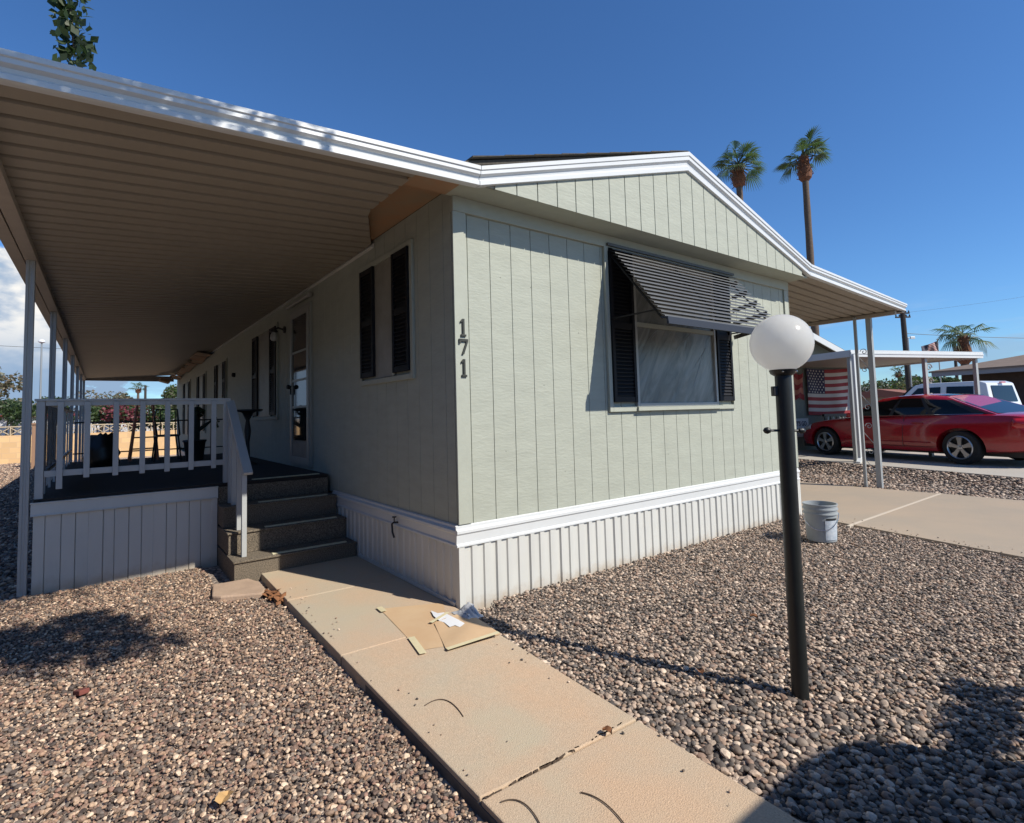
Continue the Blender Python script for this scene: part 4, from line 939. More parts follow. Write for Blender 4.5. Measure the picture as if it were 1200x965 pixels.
for side in (1, -1):
    for ua, ub in ((.335, .37), (.615, .645), (.035, .10), (.93, .96)):
        mb = MB(); mb.grid([[GP(u, q_, side, .004) for q_ in np.linspace(.05, .88 if ua > .3 and ua < .9 else (.80 if ua < .5 else .82), 6)] for u in np.linspace(ua, ub, 3)]); mb.build('window_pillar', PLAST, car, smooth=True, local=True, recalc=False)
    for ua, ub in ((.10, .335), (.37, .615), (.645, .93)):
        mb = MB(); mb.grid([[GP(u+(.0 if .12 < u < .9 else 0), s, side, .006) for s in np.linspace(.07, .86 if .3 < u < .75 else .80, 6)] for u in np.linspace(ua, ub, 7)]); mb.build('side_window', CG, car, smooth=True, local=True, recalc=False)
    mb = MB(); mb.tube([GP(u, .045, side, .01) for u in np.linspace(.06, .95, 14)], .008, 6); mb.build('window_trim', CHROME, car, smooth=True, local=True)
    # door gaps, mirror, handles
    mb = MB()
    for x, xt in ((1.02, 1.02), (2.02, 2.1)):
        pts = []
        for zz in np.linspace(.28, .97, 9):
            f = (zz-.2)/.8; w = crom(x, wid)*(.985+.015*math.sin(f*2.6)) if f < .62 else crom(x, wid)*(.995-.085*((f-.62)/.38)**1.3); pts.append((x+(.02 if x > 1.5 else -.03)*f, side*(w+.0005), zz))
        mb.tube(pts, .0045, 5)
    pts = [(x, side*(crom(x, wid)*.99+.001), .30+.0*x) for x in np.linspace(.45, 2.35, 10)]; mb.tube(pts, .004, 5)
    mb.build('door_gap', PLAST, car, local=True)
    for x in (.62, 1.6):
        mb = MB(); mb.tube([(x, side*.915, .83), (x+.02, side*.935, .835), (x+.18, side*.935, .835), (x+.2, side*.915, .83)], .012, 8); mb.build('door_handle', REDM, car, smooth=True, local=True)
    mb = MB(); mb.obox((2.08, side*.93, 1.02), (.06, .09, .06), ((1, 0, 0), (0, 1, 0), (0, 0, 1))); mb.build('mirror', REDM, car, bevel=.03, local=True)
    mb = MB(); mb.tube([(x, side*(crom(x, wid)*1.0+.004), .40) for x in np.linspace(.5, 2.3, 8)], .009, 6); mb.build('side_moulding', REDM, car, smooth=True, local=True)
    HLG = bpy.data.materials.get('headlight_glass') or mat('headlight_glass', (.55, .56, .58), .08, spec=.8)
    TLG = bpy.data.materials.get('taillight_glass') or mat('taillight_glass', (.50, .012, .015), .1, spec=.8)
    mb = MB(); P_ = [[(x, side*(crom(x, wid)*.985+.006)*k, z) for k, z in ((1.0, crom(x, ztop)-.17), (1.005, crom(x, ztop)-.11), (.96, crom(x, ztop)-.05))] for x in np.linspace(3.22, 3.62, 6)]; mb.grid(P_); mb.build('headlight', HLG, car, smooth=True, local=True, recalc=False, solid=.01)
    mb = MB(); P_ = [[(x, side*(crom(x, wid)*.995+.006)*k, z) for k, z in ((1.0, .74), (1.0, .84), (.955, .93))] for x in np.linspace(-.80, -1.075, 6)]; mb.grid(P_)
    mb.grid([[(-1.088, side*y, z) for z in (.74, .84, .92)] for y in (.72, .6, .45)]); mb.build('taillight', TLG, car, smooth=True, local=True, recalc=False, solid=.012)
    wheel(car, 0, side*.80, .315, .215, side); wheel(car, 2.8, side*.80, .315, .215, side)
mb = MB(); mb.grid([[(GP(0, s)[0]-.008, GP(0, s)[1]*c*.9, GP(0, s)[2]+.006) for c in np.linspace(-1, 1, 9)] for s in np.linspace(.06, .99, 5)]+[[(GP(u, 1)[0], GP(u, 1)[1]*c*.88, GP(u, 1)[2]+.016+.03*(1-(c*.88)**2)) for c in np.linspace(-1, 1, 9)] for u in (.01, .06, .11, .16)]); mb.build('rear_window', CG, car, smooth=True, local=True, recalc=False)
mb = MB(); mb.grid([[(GP(1, s)[0]+.008, GP(1, s)[1]*c*.92, GP(1, s)[2]+.006) for c in np.linspace(-1, 1, 9)] for s in np.linspace(.06, .95, 5)]); mb.build('windscreen', CG, car, smooth=True, local=True, recalc=False)
mb = MB(); mb.tube([(-1.03, .80, .70), (-1.095, .70, .70), (-1.105, 0, .71), (-1.095, -.70, .70), (-1.03, -.80, .70)], .018, 8); mb.build('trunk_trim', CHROME, car, smooth=True, local=True)
mb = MB(); mb.box(-.98, 3.55, -.72, .72, .17, .30); mb.build('underbody', PLAST, car, local=True)
for o_ in car.children:          # low-slung proportions
    if o_.name.startswith('wheel'): continue
    for v_ in o_.data.vertices:
        if v_.co.z > .3: v_.co.z = .3+(v_.co.z-.3)*.875

# ------------------------------------------------------------------ white pickup behind it
pk = thing('white_pickup', 'white crew-cab pickup truck parked beyond the red sedan', 'pickup truck', tuple(at(1143, 500, 17.0)[:2])+(.07,), R_(77))
WP = mat('white_truck_paint', (.72, .74, .75), .3, coat=.6)
o0 = -.3
mb = MB(); mb.prism([(-2.6, .93, .45), (-2.6, .95, 1.15), (2.1, .95, 1.15), (3.15, .92, 1.08), (3.3, .88, .5)], (0, -1.88, 0)); tb = mb.build('body', WP, pk, bevel=.05, local=True)
cut = []
for x in (-1.55, 2.2):
    c = MB(); c.lathe([(.46, -1.2), (.46, 1.2)], (x, 0, .40), 36, ax=(0, 1, 0)); cut.append(c.build('cutter', PLAST, pk, local=True))
solidify_bool(tb, cut)
mb = MB(); pl = [(-.85, 1.14), (-.72, 1.86), (-.55, 1.93), (1.0, 1.94), (1.25, 1.88), (1.95, 1.16)]
P_ = [[(x, (.90-.14*(z-1.14)/.8)*sgn, z) for sgn in (1, -1)] for x, z in pl]
mb.add([p[0] for p in P_]+[p[1] for p in P_], [tuple(range(6)), tuple(range(11, 5, -1))]+[(i, (i+1) % 6, 6+(i+1) % 6, 6+i) for i in range(6)]); mb.build('cab', WP, pk, bevel=.04, local=True)
for sgn in (1, -1):
    yy = lambda z: sgn*(.90-.14*(z-1.14)/.8+.012)
    for q in (((-.42, 1.25), (-.40, 1.78), (.30, 1.80), (.32, 1.25)), ((.48, 1.25), (.47, 1.80), (1.12, 1.79), (1.62, 1.25))):
        mb = MB(); mb.prism([(x, yy(z), z) for x, z in q], (0, .006*sgn, 0)); mb.build('side_window', CG, pk, local=True)
    mb = MB(); mb.box(-2.63, -2.58, sgn*.80-.1, sgn*.80+.1, .75, 1.1); mb.build('taillight', TLG, pk, local=True)
    mb = MB(); mb.obox((1.55, sgn*1.05, 1.32), (.05, .1, .12), ((1, 0, 0), (0, 1, 0), (0, 0, 1))); mb.build('mirror', PLAST, pk, bevel=.03, local=True)
    for x in (-1.55, 2.2): wheel(pk, x, sgn*.80, .39, .25, sgn, rimr=.6)
xr = lambda z: -.85+.13*(z-1.14)/.72-.012
mb = MB(); mb.prism([(xr(1.28), .66, 1.28), (xr(1.78), .60, 1.78), (xr(1.78), -.60, 1.78), (xr(1.28), -.66, 1.28)], (-.006, 0, 0)); mb.build('rear_window', CG, pk, local=True)
mb = MB(); mb.prism([(1.35, .7, 1.84), (1.93, .82, 1.22), (1.93, -.82, 1.22), (1.35, -.7, 1.84)], (.02, 0, .02)); mb.build('windscreen', CG, pk, local=True)
mb = MB(); mb.box(-.80, -.74, -.12, .12, 1.86, 1.895); mb.build('brake_light', TLG, pk, local=True)

# ------------------------------------------------------------------ neighbour's home and carport
e1, e2 = E1/np.linalg.norm(E1), E2/np.linalg.norm(E2)
A = np.array([10.33, 1.23, 0]); SW = 2.9        # front-left corner of its carport roof; SW = depth to its wall
def nb_(a, b, z): q = A+e1*a+e2*b; return (q[0], q[1], z)
nh = thing('neighbour_home', 'grey-green neighbouring mobile home with white roof edge behind the red car', 'house', nb_(-4, SW, .2))
NG = mat('greygreen_siding', (.20, .23, .21), .8, var=.15, bump=.3); NI = mat('neighbour_porch_wall', (.34, .35, .34), .8, var=.12, vs=3)
pr_ = onplane(1001, 470, e2, A@e2+SW); ar = (pr_-A)@e1
gR = onplane(990, 411.5, e2, A@e2+SW-.39); gL = onplane(948, 388, e2, A@e2+SW-.39); gs = (gL[2]-gR[2])/((gR-gL)@e1); zg = gR[2]; ag = (gR-A)@e1; ap = ag-2.7; zp = zg+gs*2.7
print('gable', gs, zg, ag, ar)
mb = MB(); mb.prism([nb_(ar, SW, .2), nb_(ar, SW, zg-.06), nb_(ap, SW, zp-.1), nb_(2*ap-ar, SW, zg-.06), nb_(2*ap-ar, SW, .2)], tuple(e2*14)); mb.build('wall', [NG], nh)
for sg_ in (1, -1):
    x0, x1 = ap+sg_*(ag-ap+.03), ap
    mb = MB(); mb.prism([nb_(x0, SW-.36, zg-.02), nb_(x1, SW-.36, zp), nb_(x1, SW-.36, zp+.03), nb_(x0, SW-.36, zg+.03)], tuple(e2*14.8)); mb.build('roof', SHINGLE, nh)
    mb = MB(); mb.prism([nb_(x0, SW-.39, zg-.16), nb_(x1, SW-.39, zp-.15), nb_(x1, SW-.39, zp+.01), nb_(x0, SW-.39, zg)], tuple(e2*.03)); mb.build('roof_fascia', WHITE, nh)
nc = thing('neighbour_carport', 'flat white carport roof on thin posts over the red car', 'carport', nb_(0, 0, .2))
mb = MB(); h0, h1 = 2.36, 2.50
mb.prism([nb_(0, .03, h0+.04), nb_(4.0, .03, h0+.04), nb_(4.0, SW+.0, h0+.04), nb_(0, SW, h0+.04)], (0, 0, .07)); mb.build('roof_deck', PAN, nc)
mb = MB(); q = [nb_(-.02, 0, h0), nb_(4.02, 0, h0), nb_(4.02, 0, h1), nb_(-.02, 0, h1)]; mb.prism(q, tuple(e2*.025)); q = [nb_(-.02, -.012, h0+.06), nb_(4.02, -.012, h0+.06), nb_(4.02, -.012, h0+.09), nb_(-.02, -.012, h0+.09)]; mb.prism(q, tuple(e2*.02)); mb.build('front_fascia', WHITE, nc)
mb = MB(); mb.prism([nb_(-.02, .03, h0), nb_(.01, .03, h0), nb_(.01, .03, h1), nb_(-.02, .03, h1)], tuple(e2*(SW+.3))); mb.build('side_fascia', WHITE, nc); mb = MB(); mb.prism([nb_(4.0, .03, h0), nb_(4.02, .03, h0), nb_(4.02, .03, h1), nb_(4.0, .03, h1)], tuple(e2*SW)); mb.build('side_fascia', WHITE, nc)
for a_, b_ in ((.06, .10), (2.28, .12), (3.93, .12)):
    q = nb_(a_, b_, 0); mb = MB(); mb.obox((q[0], q[1], (h0+.19)/2), (.035, .035, (h0-.19)/2), (e1, e2, (0, 0, 1))); mb.build('post', POST, nc)
mb = MB(); q = nb_(-.01, -.05, 0); mb.obox((q[0], q[1], 1.35), (.035, .028, 1.05), (e1, e2, (0, 0, 1))); k2 = nb_(-.01, -.05, .29); k3 = nb_(-.22, -.16, .22); mb.bar(k2, k3, .07, .055); mb.build('downspout', WHITE, nc)
for a_ in (2.42,):       # scrolls by the middle post
    for zc in (2.15, 1.85, 1.5):
        mb = MB(); pts = [];
        for i in range(30):
            t = i/29; an = t*2.5*math.pi; r = .09*(1-t*.8); pts.append(np.array(nb_(a_+r*math.cos(an), .12, zc+r*math.sin(an))))
        mb.tube(pts, .012, 6); mb.build('scrollwork', IRONW, nc, smooth=True)

# flag on the neighbour's wall
FR = mat('flag_red', (.26, .018, .025), .75); FWm = mat('flag_white', (.50, .47, .45), .75); FB = mat('flag_blue', (.018, .02, .07), .75)
def flagmesh(P00, right, up, w, h, wave, m_=None, lean=0):
    right = np.array(right, float); up = np.array(up, float); nrm = np.cross(right, up); P00 = np.array(P00, float); mb = MB()
    def pt(s, t, off=0): return P00+right*(s*w+lean*(1-t)*w)+up*(t*h-.03*h*math.sin(math.pi*s)*(1 if t > .5 else .6))+nrm*(off+wave*math.sin(s*9+t*3)+wave*.5*math.sin(s*19))
    for k in range(13):
        t0, t1 = 1-(k+1)/13, 1-k/13; mb.grid([[pt(s, t) for t in np.linspace(t0, t1, 3)] for s in np.linspace(0, 1, 25)], m=(k % 2))
    mb.grid([[pt(s, t, .006) for t in np.linspace(6/13, 1, 9)] for s in np.linspace(0, .42, 12)], m=2)
    for i in range(9):
        for j in range(6 if i % 2 == 0 else 5):
            s = .42*((j+.5+(.5 if i % 2 else 0))/6); t = 6/13+(7/13)*(1-(i+.7)/9.4); c = pt(s, t, .011); v_ = []
            for q in range(10):
                r = .026*h*(1 if q % 2 == 0 else .42); a_ = math.pi/2+q*math.pi/5; v_.append(c+right*r*math.cos(a_)+up*r*math.sin(a_))
            mb.add(v_, [tuple(range(10))], m=1)
    return mb
fw_ = SW-.06; cL = onplane(944.5, 434.5, e2, A@e2+fw_); cR = onplane(993, 432, e2, A@e2+fw_); cB = onplane(992, 485, e2, A@e2+fw_)
wd = abs((cR-cL)@e1); hh = cR[2]-cB[2]; print('flag size', wd, hh, 'wall', ar)
fo = flagmesh((cL[0], cL[1], cB[2]), e1, (0, 0, 1), wd, hh, .012)
tag(fo.build('flag', [FR, FWm, FB], recalc=False), 'large striped flag with stars hung on the wall ahead of the red car', 'flag')
c_ = onplane(930, 468, e2, A@e2+fw_); c2_ = onplane(942.5, 468, e2, A@e2+fw_); mb = MB(); wv = abs((c2_-c_)@e1)
for k in range(5): mb.grid([[np.array(c_)+e1*wv*s-np.array([0, 0, 1])*(-.0)+np.array([0, 0, 1])*(.68*(1-t)+.04*math.sin(7*s+t*4))-e2*.02*math.sin(s*9+k) for s in np.linspace(0, 1, 8)] for t in np.linspace(k/5, (k+1)/5, 4)], m=k % 2)
tag(mb.build('banner', [FR, mat('banner_salmon', (.42, .16, .12), .8)], recalc=False), 'faded red and pink banner hanging left of the large flag', 'banner')
# sign board under the banner
sL = onplane(927, 492, e2, A@e2+fw_); sR = onplane(946, 490, e2, A@e2+fw_); sw_ = (sR-sL)@e1
sg = thing('slogan_sign', 'white slogan sign with dark letters on the wall below the banner', 'sign', (sL[0], sL[1], .2))
mb = MB(); cs = sL+e1*sw_/2; zc = cs[2]-.22; mb.obox((cs[0], cs[1], zc), (sw_/2+.02, .012, .24), (e1, e2, (0, 0, 1))); mb.build('board', mat('sign_white', (.5, .5, .5), .6), sg)
LT = mat('sign_navy_lettering', (.02, .025, .06), .6); f_ = cs-e2*.016
textobj('lettering', "LET'S GO", .17, (f_[0], f_[1], zc+.10), e1, (0, 0, 1), LT, sg, xs=sw_/.85)
textobj('lettering', "BRANDON", .17, (f_[0], f_[1], zc-.10), e1, (0, 0, 1), LT, sg, xs=sw_/.9)
# bench of dark clutter under the flag, white cloth
q = nb_(ar-.75, SW-.35, .2); mb = MB()
bn = thing('wooden_bench', 'low dark bench with turned spindles against the wall under the flag', 'bench', q)
mb = MB(); q1 = nb_(ar-1.5, SW-.3, 1.12); q2 = nb_(ar-.05, SW-.3, 1.12); mb.bar(q1, q2, .07, .06); mb.build('top_rail', PLAST, bn)
for k in range(14):
    p_ = np.array(nb_(ar-1.45+.1*k, SW-.3, 0)); mb = MB(); mb.lathe([(.012, .7), (.02, .8), (.012, .9), (.022, 1.0), (.012, 1.08)], (p_[0], p_[1], 0), 8); mb.build('spindle', WHITEP if k % 2 else PLAST, bn)
mb = MB(); mb.bar(nb_(ar-1.5, SW-.3, .68), nb_(ar-.05, SW-.3, .68), .35, .05); mb.build('seat', PLAST, bn)
for s_ in (-1.45, -.1):
    mb = MB(); mb.bar(nb_(ar+s_, SW-.3, .2), nb_(ar+s_, SW-.3, .66), .05, .05); mb.build('leg', PLAST, bn)
k1 = onplane(996, 470, e2, A@e2+SW-.5); mb = MB(); mb.add([k1+np.array([0, 0, .55]), k1-e1*.12+np.array([0, 0, -.25]), k1+e1*.16+np.array([0, 0, -.25]), k1+e1*.05-e2*.08+np.array([0, 0, -.2])], [(0, 1, 3), (0, 3, 2), (0, 2, 1), (1, 2, 3)]); tag(mb.build('folded_cloth', mat('white_cloth', (.65, .66, .70), .8)), 'white cloth hanging to the right of the large flag', 'cloth')

# ------------------------------------------------------------------ background: right side
def vtree(name, u, v, d, rx, rz, n, leaf, mats, lab, cat='tree', g=None, zb=.0, lobes=9, tr=.12, droop=.0):
    c = at(u, v, d); t = thing(name, lab, cat, (c[0], c[1], zb), 0, g); P_ = []
    for k in range(lobes):
        a_ = random.uniform(0, 6.28); rr = random.uniform(.1, .62); cc_ = (c[0]+rx*rr*math.cos(a_), c[1]+rx*rr*math.sin(a_), c[2]+rz*random.uniform(-.5, .55)); s_ = random.uniform(.34, .55)
        P_.append(ball(cc_, (rx*s_, rx*s_, rz*s_), n//lobes, .35))
    leafcloud('crown', np.concatenate(P_), leaf, mats, t, asp=.6, droop=droop)
    mb = MB(); mb.tube([(c[0], c[1], zb-.1), (c[0]+.05*rx, c[1], (zb+c[2])/2), (c[0], c[1]+.05*rx, c[2])], [tr*1.2, tr, tr*.4], 8)
    for k in range(5):
        a_ = random.uniform(0, 6.28); mb.tube([(c[0], c[1], zb+(c[2]-zb)*.7), (c[0]+rx*.3*math.cos(a_), c[1]+rx*.3*math.sin(a_), c[2]), (c[0]+rx*.55*math.cos(a_), c[1]+rx*.55*math.sin(a_), c[2]+rz*.4)], [tr*.5, tr*.3, tr*.1], 6)
    mb.build('trunk', TRUNK, t); return t
def frond_fan(mb, base, az, el_, L_, n=15, spread=1.9, droop=.5, m=0):
    d = np.array([math.cos(az)*math.cos(el_), math.sin(az)*math.cos(el_), math.sin(el_)]); side = np.array([-math.sin(az), math.cos(az), 0]); up = np.cross(d, side)*-1
    pet = L_*.45; tip = base+d*pet+np.array([0, 0, -.05*L_]); mb.bar(base, tip, .03*L_, .02*L_, m)
    for k in range(n):
        a_ = (k/(n-1)-.5)*spread*1.15; dv = d*math.cos(a_)+side*math.sin(a_); l = L_*.62*(1-.18*abs(a_)); w = .02*L_
        p0 = tip; p1 = tip+dv*l*.55+np.array([0, 0, -.08*l*droop]); p2 = tip+dv*l*.95+np.array([0, 0, -.45*l*droop-.1*l*abs(a_)*droop]); pv = np.cross(dv, (0, 0, 1.)); pv /= np.linalg.norm(pv)+1e-6
        tw = np.array([0, 0, .25*w*(1 if k % 2 else -1)])
        mb.add([p0, p1+pv*w+tw, p2, p1-pv*w-tw], [(0, 1, 2, 3)], m)
def palm(u, vtop, d, zground, L_, skirt_l, tr, lab, g=None, nf=34, dr=(.15, 1.3)):
    c = at(u, vtop, d); t = thing('palm_tree', lab, 'palm tree', (c[0], c[1], zground), 0, g)
    zc = c[2]; mb = MB(); n = 14; pth = [(c[0], c[1], zground+(zc-zground)*i/n) for i in range(n+1)]
    mb.tube(pth, [tr*(1.25-.35*i/n)*(1+.07*(i % 2)) for i in range(n+1)], 10); mb.build('trunk', PTRUNK, t, smooth=True)
    mb = MB(); pr = [(tr*.9, -skirt_l), (tr*1.9, -skirt_l*.86), (tr*2.1, -skirt_l*.6), (tr*1.5, -skirt_l*.3), (tr*1.3, 0)]
    mb.lathe(pr, (c[0], c[1], zc), 12)
    for k in range(60):
        a_ = random.uniform(0, 6.28); z = zc-skirt_l*random.uniform(.1, .9); r = tr*1.7; b0 = np.array([c[0]+r*math.cos(a_), c[1]+r*math.sin(a_), z]); mb.bar(b0, b0+np.array([math.cos(a_)*tr*.9, math.sin(a_)*tr*.9, random.uniform(-.1, .35)]), .05, .02)
    mb.build('skirt', PSKIRT, t)
    mb = MB(); base = np.array([c[0], c[1], zc])
    for k in range(nf):
        az = random.uniform(0, 6.28); el_ = random.choice([random.uniform(-.45, .2), random.uniform(.0, .8), random.uniform(.4, 1.4)])
        frond_fan(mb, base+np.array([0, 0, random.uniform(-.15, .2)]), az, el_, L_*random.uniform(.6, 1.12), droop=random.uniform(*dr))
    mb.build('crown', FROND, t, recalc=False); return t
palm(865, 194, 30, .2, 1.6, 1.3, .17, 'shorter-looking left fan palm of the tall pair behind the roof', 'tall palms behind the roof')
palm(942, 183, 30, .2, 1.6, 1.5, .17, 'taller right fan palm of the pair, bare trunk rising above the carport roof', 'tall palms behind the roof')
t3 = palm(1128, 393, 34, .2, 1.65, 1.9, .20, 'stout fan palm with thick shaggy trunk behind the neighbouring carport', nf=20, dr=(.5, 1.7))
mb = MB(); b0 = at(1131, 404, 34); br = at(1156, 404, 34); mb.tube(crv([b0, (b0+br)/2+np.array([0, 0, .9]), br]), [.03]*13, 5)
for k in range(12):
    p0 = br-(br-b0)*.36*(k/11)+np.array([0, 0, .15-.1*abs(k-6)/6]); mb.add([p0, p0+np.array([.05, .03, -.5]), p0+np.array([.1, .03, -.95+.05*k]), p0+np.array([.15, .03, -.4])], [(0, 1, 2, 3)])
mb.build('broken_frond', FROND, t3, recalc=False)
palm(1053, 437, 60, .2, 1.3, .6, .15, 'small distant palm seen under the neighbouring carport roof', nf=16)
palm(162, 456, 62, .2, 1.2, .5, .13, 'small distant palm seen over the porch railing', nf=16)
# tree belt on the right beyond the cars
for k, (u, v, d, rx, rz, ms) in enumerate(((1032, 462, 48, 2.4, 1.5, [LEAFG, LEAF]), (1058, 459, 55, 2.6, 1.9, [LEAF, LEAFD]), (1078, 458, 50, 2.0, 1.7, [LEAF, LEAFG]), (1012, 466, 60, 2.4, 1.3, [LEAFD, LEAF]), (1104, 458, 52, 2.4, 1.6, [LEAFD]))):
    vtree('tree', u, v, d, rx, rz, 2600, .28, ms, ['olive green round tree left of the utility pole under the carport roof', 'dark green tree directly behind the utility pole', 'bright green tree right of the utility pole', 'dark low tree seen between the carport posts', 'dark green tree behind the cab of the white pickup'][k], g='trees beyond the cars', zb=.2)
hz = at(1050, 473, 46); hr = thing('distant_house', 'low distant house with a red-brown roof beyond the cars', 'house', (hz[0], hz[1], .2))
mb = MB(); mb.box(hz[0]-4, hz[0]+4, hz[1]-3, hz[1]+3, .2, 1.9); mb.build('wall', mat('tan_stucco', (.35, .27, .2), .9), hr); mb = MB(); mb.prism([(hz[0]-4.4, hz[1]-3.4, 1.9), (hz[0]-4.4, hz[1], 2.6), (hz[0]-4.4, hz[1]+3.4, 1.9)], (8.8, 0, 0)); mb.build('roof', mat('red_brown_roof', (.25, .10, .07), .9, bump=.5), hr)
# brown building at the right edge
BR = mat('brown_roof', (.22, .165, .125), .9, var=.2, vs=3, bump=.5); DB = mat('dark_brick', (.07, .045, .035), .9, var=.3, vs=5, bump=.5)
D0 = 27; rb = thing('brown_building', 'long low building with tan shingle roof and dark brick wall at the right edge', 'building', tuple(at(1160, 480, D0)[:2])+(.2,))
pA = at(1092, 444, D0); pB = at(1250, 427, D0*.84); ev = pB-pA; ev[2] = 0; ln = np.linalg.norm(ev); ev /= ln; bk_ = np.array([-ev[1], ev[0], 0]); bk_ = bk_ if bk_@CF > 0 else -bk_; ze = (pA[2]+pB[2])/2; pA[2] = ze-.05
print('brown bldg', pA, pB)
P0 = np.array([pA[0], pA[1], 0]); fz = lambda a, b, z: tuple(P0+ev*a+bk_*b+np.array([0, 0, z]))
ln2 = ln+3
mb = MB(); mb.prism([fz(0, 0, pA[2]), fz(ln2, 0, pA[2]), fz(ln2, 0, pA[2]+.22), fz(0, 0, pA[2]+.22)], tuple(bk_*.06)); mb.build('eave_fascia', mat('grey_fascia', (.25, .25, .27), .6), rb)
mb = MB(); mb.prism([fz(-.1, -.05, pA[2]+.2), fz(ln2, -.05, pA[2]+.2), fz(ln2, 4, pA[2]+.95), fz(2.6, 4, pA[2]+.95)], (0, 0, .08)); mb.prism([fz(6.4, 3.6, pA[2]+.95), fz(ln2, 3.6, pA[2]+.95), fz(ln2, 6, pA[2]+1.0), fz(6.4, 6, pA[2]+1.0)], (0, 0, .25)); mb.build('roof', BR, rb)
mb = MB(); mb.prism([fz(.8, 1.1, .1), fz(ln2, 1.1, .1), fz(ln2, 1.1, pA[2]+.1), fz(.8, 1.1, pA[2]+.1)], tuple(bk_*2.5)); mb.build('wall', DB, rb)
for a_ in (4.5, 8, 11):
    mb = MB(); mb.prism([fz(a_, 1.07, 1.2), fz(a_+1.1, 1.07, 1.2), fz(a_+1.1, 1.07, 2.3), fz(a_, 1.07, 2.3)], tuple(bk_*.02)); mb.build('window', GLASS, rb)
# poles, wires and a flagpole
WOOD = mat('creosote_pole', (.045, .035, .03), .9, bump=.4)
def upole(u, vt, d, r, lab, arms, g='utility poles', lean=0):
    c = at(u, vt, d); t = thing('utility_pole', lab, 'utility pole', (c[0], c[1], .2), 0, g)
    mb = MB(); mb.tube([(c[0]+lean, c[1], .0), (c[0], c[1], c[2])], [r*1.25, r], 10); mb.build('pole', WOOD, t)
    for z, w in arms:
        mb = MB(); mb.bar((c[0]-w*CR[0], c[1]-w*CR[1], c[2]-z), (c[0]+w*CR[0], c[1]+w*CR[1], c[2]-z), .1, .1); mb.build('crossarm', WOOD, t)
        for s_ in (-1, -.5, .5, 1):
            mb = MB(); mb.lathe([(.04, 0), (.05, .1), (.02, .16)], (c[0]+s_*w*.93*CR[0], c[1]+s_*w*.93*CR[1], c[2]-z+.05), 8); mb.build('insulator', PLAST, t)
    return c
u1 = upole(1057.5, 365, 40, .17, 'tall dark utility pole with crossarms between the two carport roofs', ((.15, .5), (.45, .55)), lean=.35)
u2 = upole(1118, 401, 70, .16, 'distant utility pole beside the stout palm', ((.1, 1.0),))
u3 = upole(1046, 446, 75, .15, 'distant short utility pole under the neighbouring carport roof', ((.1, 1.0),))
u4 = upole(1043, 452, 55, .14, 'dark leaning pole with wires left of the distant trees', ((.2, .6),))
u5 = upole(170.5, 452, 60, .12, 'thin distant utility pole over the porch railing', ())
def cable(a, b, sag, lab, r=.015):
    a = np.array(a); b = np.array(b); pts = [a+(b-a)*i/24-np.array([0, 0, sag*4*(i/24)*(1-i/24)]) for i in range(25)]
    mb = MB(); mb.tube(pts, r, 5); tag(mb.build('power_line', PLAST), lab, 'power line', 'overhead cables')
cable(at(1061, 391, 40), at(1260, 397, 40), .1, 'overhead cable running right from the tall utility pole', .02)
cable(at(1058, 367, 40), at(1260, 338, 38), .1, 'upper thin cable running right from the tall utility pole', .006)
cable(at(-60, 402, 45), at(300, 412, 60), .3, 'thin cable crossing the cloudy sky at the left', .018)
cable(at(1000, 466, 45), at(1043, 453, 45), .2, 'short low cable to the leaning pole', .02)
fp = at(1098.5, 398, 36); ft = thing('flagpole', 'thin pole flying a small wind-blown striped flag beyond the carport', 'flagpole', (fp[0], fp[1], .2))
mb = MB(); mb.tube([(fp[0], fp[1], .2), tuple(fp)], .035, 8); mb.lathe([(.02, -.05), (.06, 0), (.02, .05)], tuple(fp), 10); mb.build('pole', POST, ft)
mb = flagmesh(fp-CR*1.15+np.array([0, 0, -.86]), -np.array([-CR[0], -CR[1], 0])/np.linalg.norm(CR[:2]), (0, 0, 1), 1.15, .72, .05)
V2 = []
for x, y, z in mb.V:
    t = ((np.array([x, y, z])-fp)@CR)/-1.15; V2.append((x, y, z-.34*t))
mb.V = V2; mb.build('flag', [FR, FWm, FB], ft, recalc=False)
cl = at(1064, 396, 38); sl = thing('street_lamp', 'small street lamp arm fixed beside the tall utility pole', 'street lamp', (cl[0], cl[1], .2), 0)
mb = MB(); mb.tube([(cl[0], cl[1], .2), (cl[0], cl[1], cl[2])], .04, 8); mb.tube([tuple(cl), tuple(cl+CR*.25)], .025, 6); mb.build('pole', POST, sl); mb = MB(); mb.obox(cl+CR*.32, (.16, .09, .05), (CR, (0, 0, 1), CF)); mb.build('lamp_head', WHITE, sl, bevel=.02)

# ------------------------------------------------------------------ background: left side beyond the porch
def blockmat(col, ms, bw=.4, bh=.2):
    m = bpy.data.materials.new('slump_block'); m.use_nodes = True; t = m.node_tree; b = t.nodes['Principled BSDF']; b.inputs['Roughness'].default_value = .9
    c = t.nodes.new('ShaderNodeTexCoord'); mp_ = t.nodes.new('ShaderNodeMapping'); mp_.inputs['Rotation'].default_value = (math.pi/2, 0, 0); t.links.new(c.outputs['Object'], mp_.inputs[0])
    k = t.nodes.new('ShaderNodeTexBrick'); k.inputs['Scale'].default_value = 1; k.inputs['Brick Width'].default_value = bw; k.inputs['Row Height'].default_value = bh; k.inputs['Mortar Size'].default_value = .012
    k.inputs['Color1'].default_value = (*col, 1); k.inputs['Color2'].default_value = tuple([v*.82 for v in col]+[1]); k.inputs['Mortar'].default_value = (*ms, 1)
    t.links.new(mp_.outputs[0], k.inputs['Vector']); t.links.new(k.outputs['Color'], b.inputs['Base Color']); return m
BWM = blockmat((.70, .46, .235), (.56, .38, .22))
bw = thing('block_wall', 'tan masonry wall topped with openwork blocks behind the porch', 'wall', (-3, 23.5, 0))
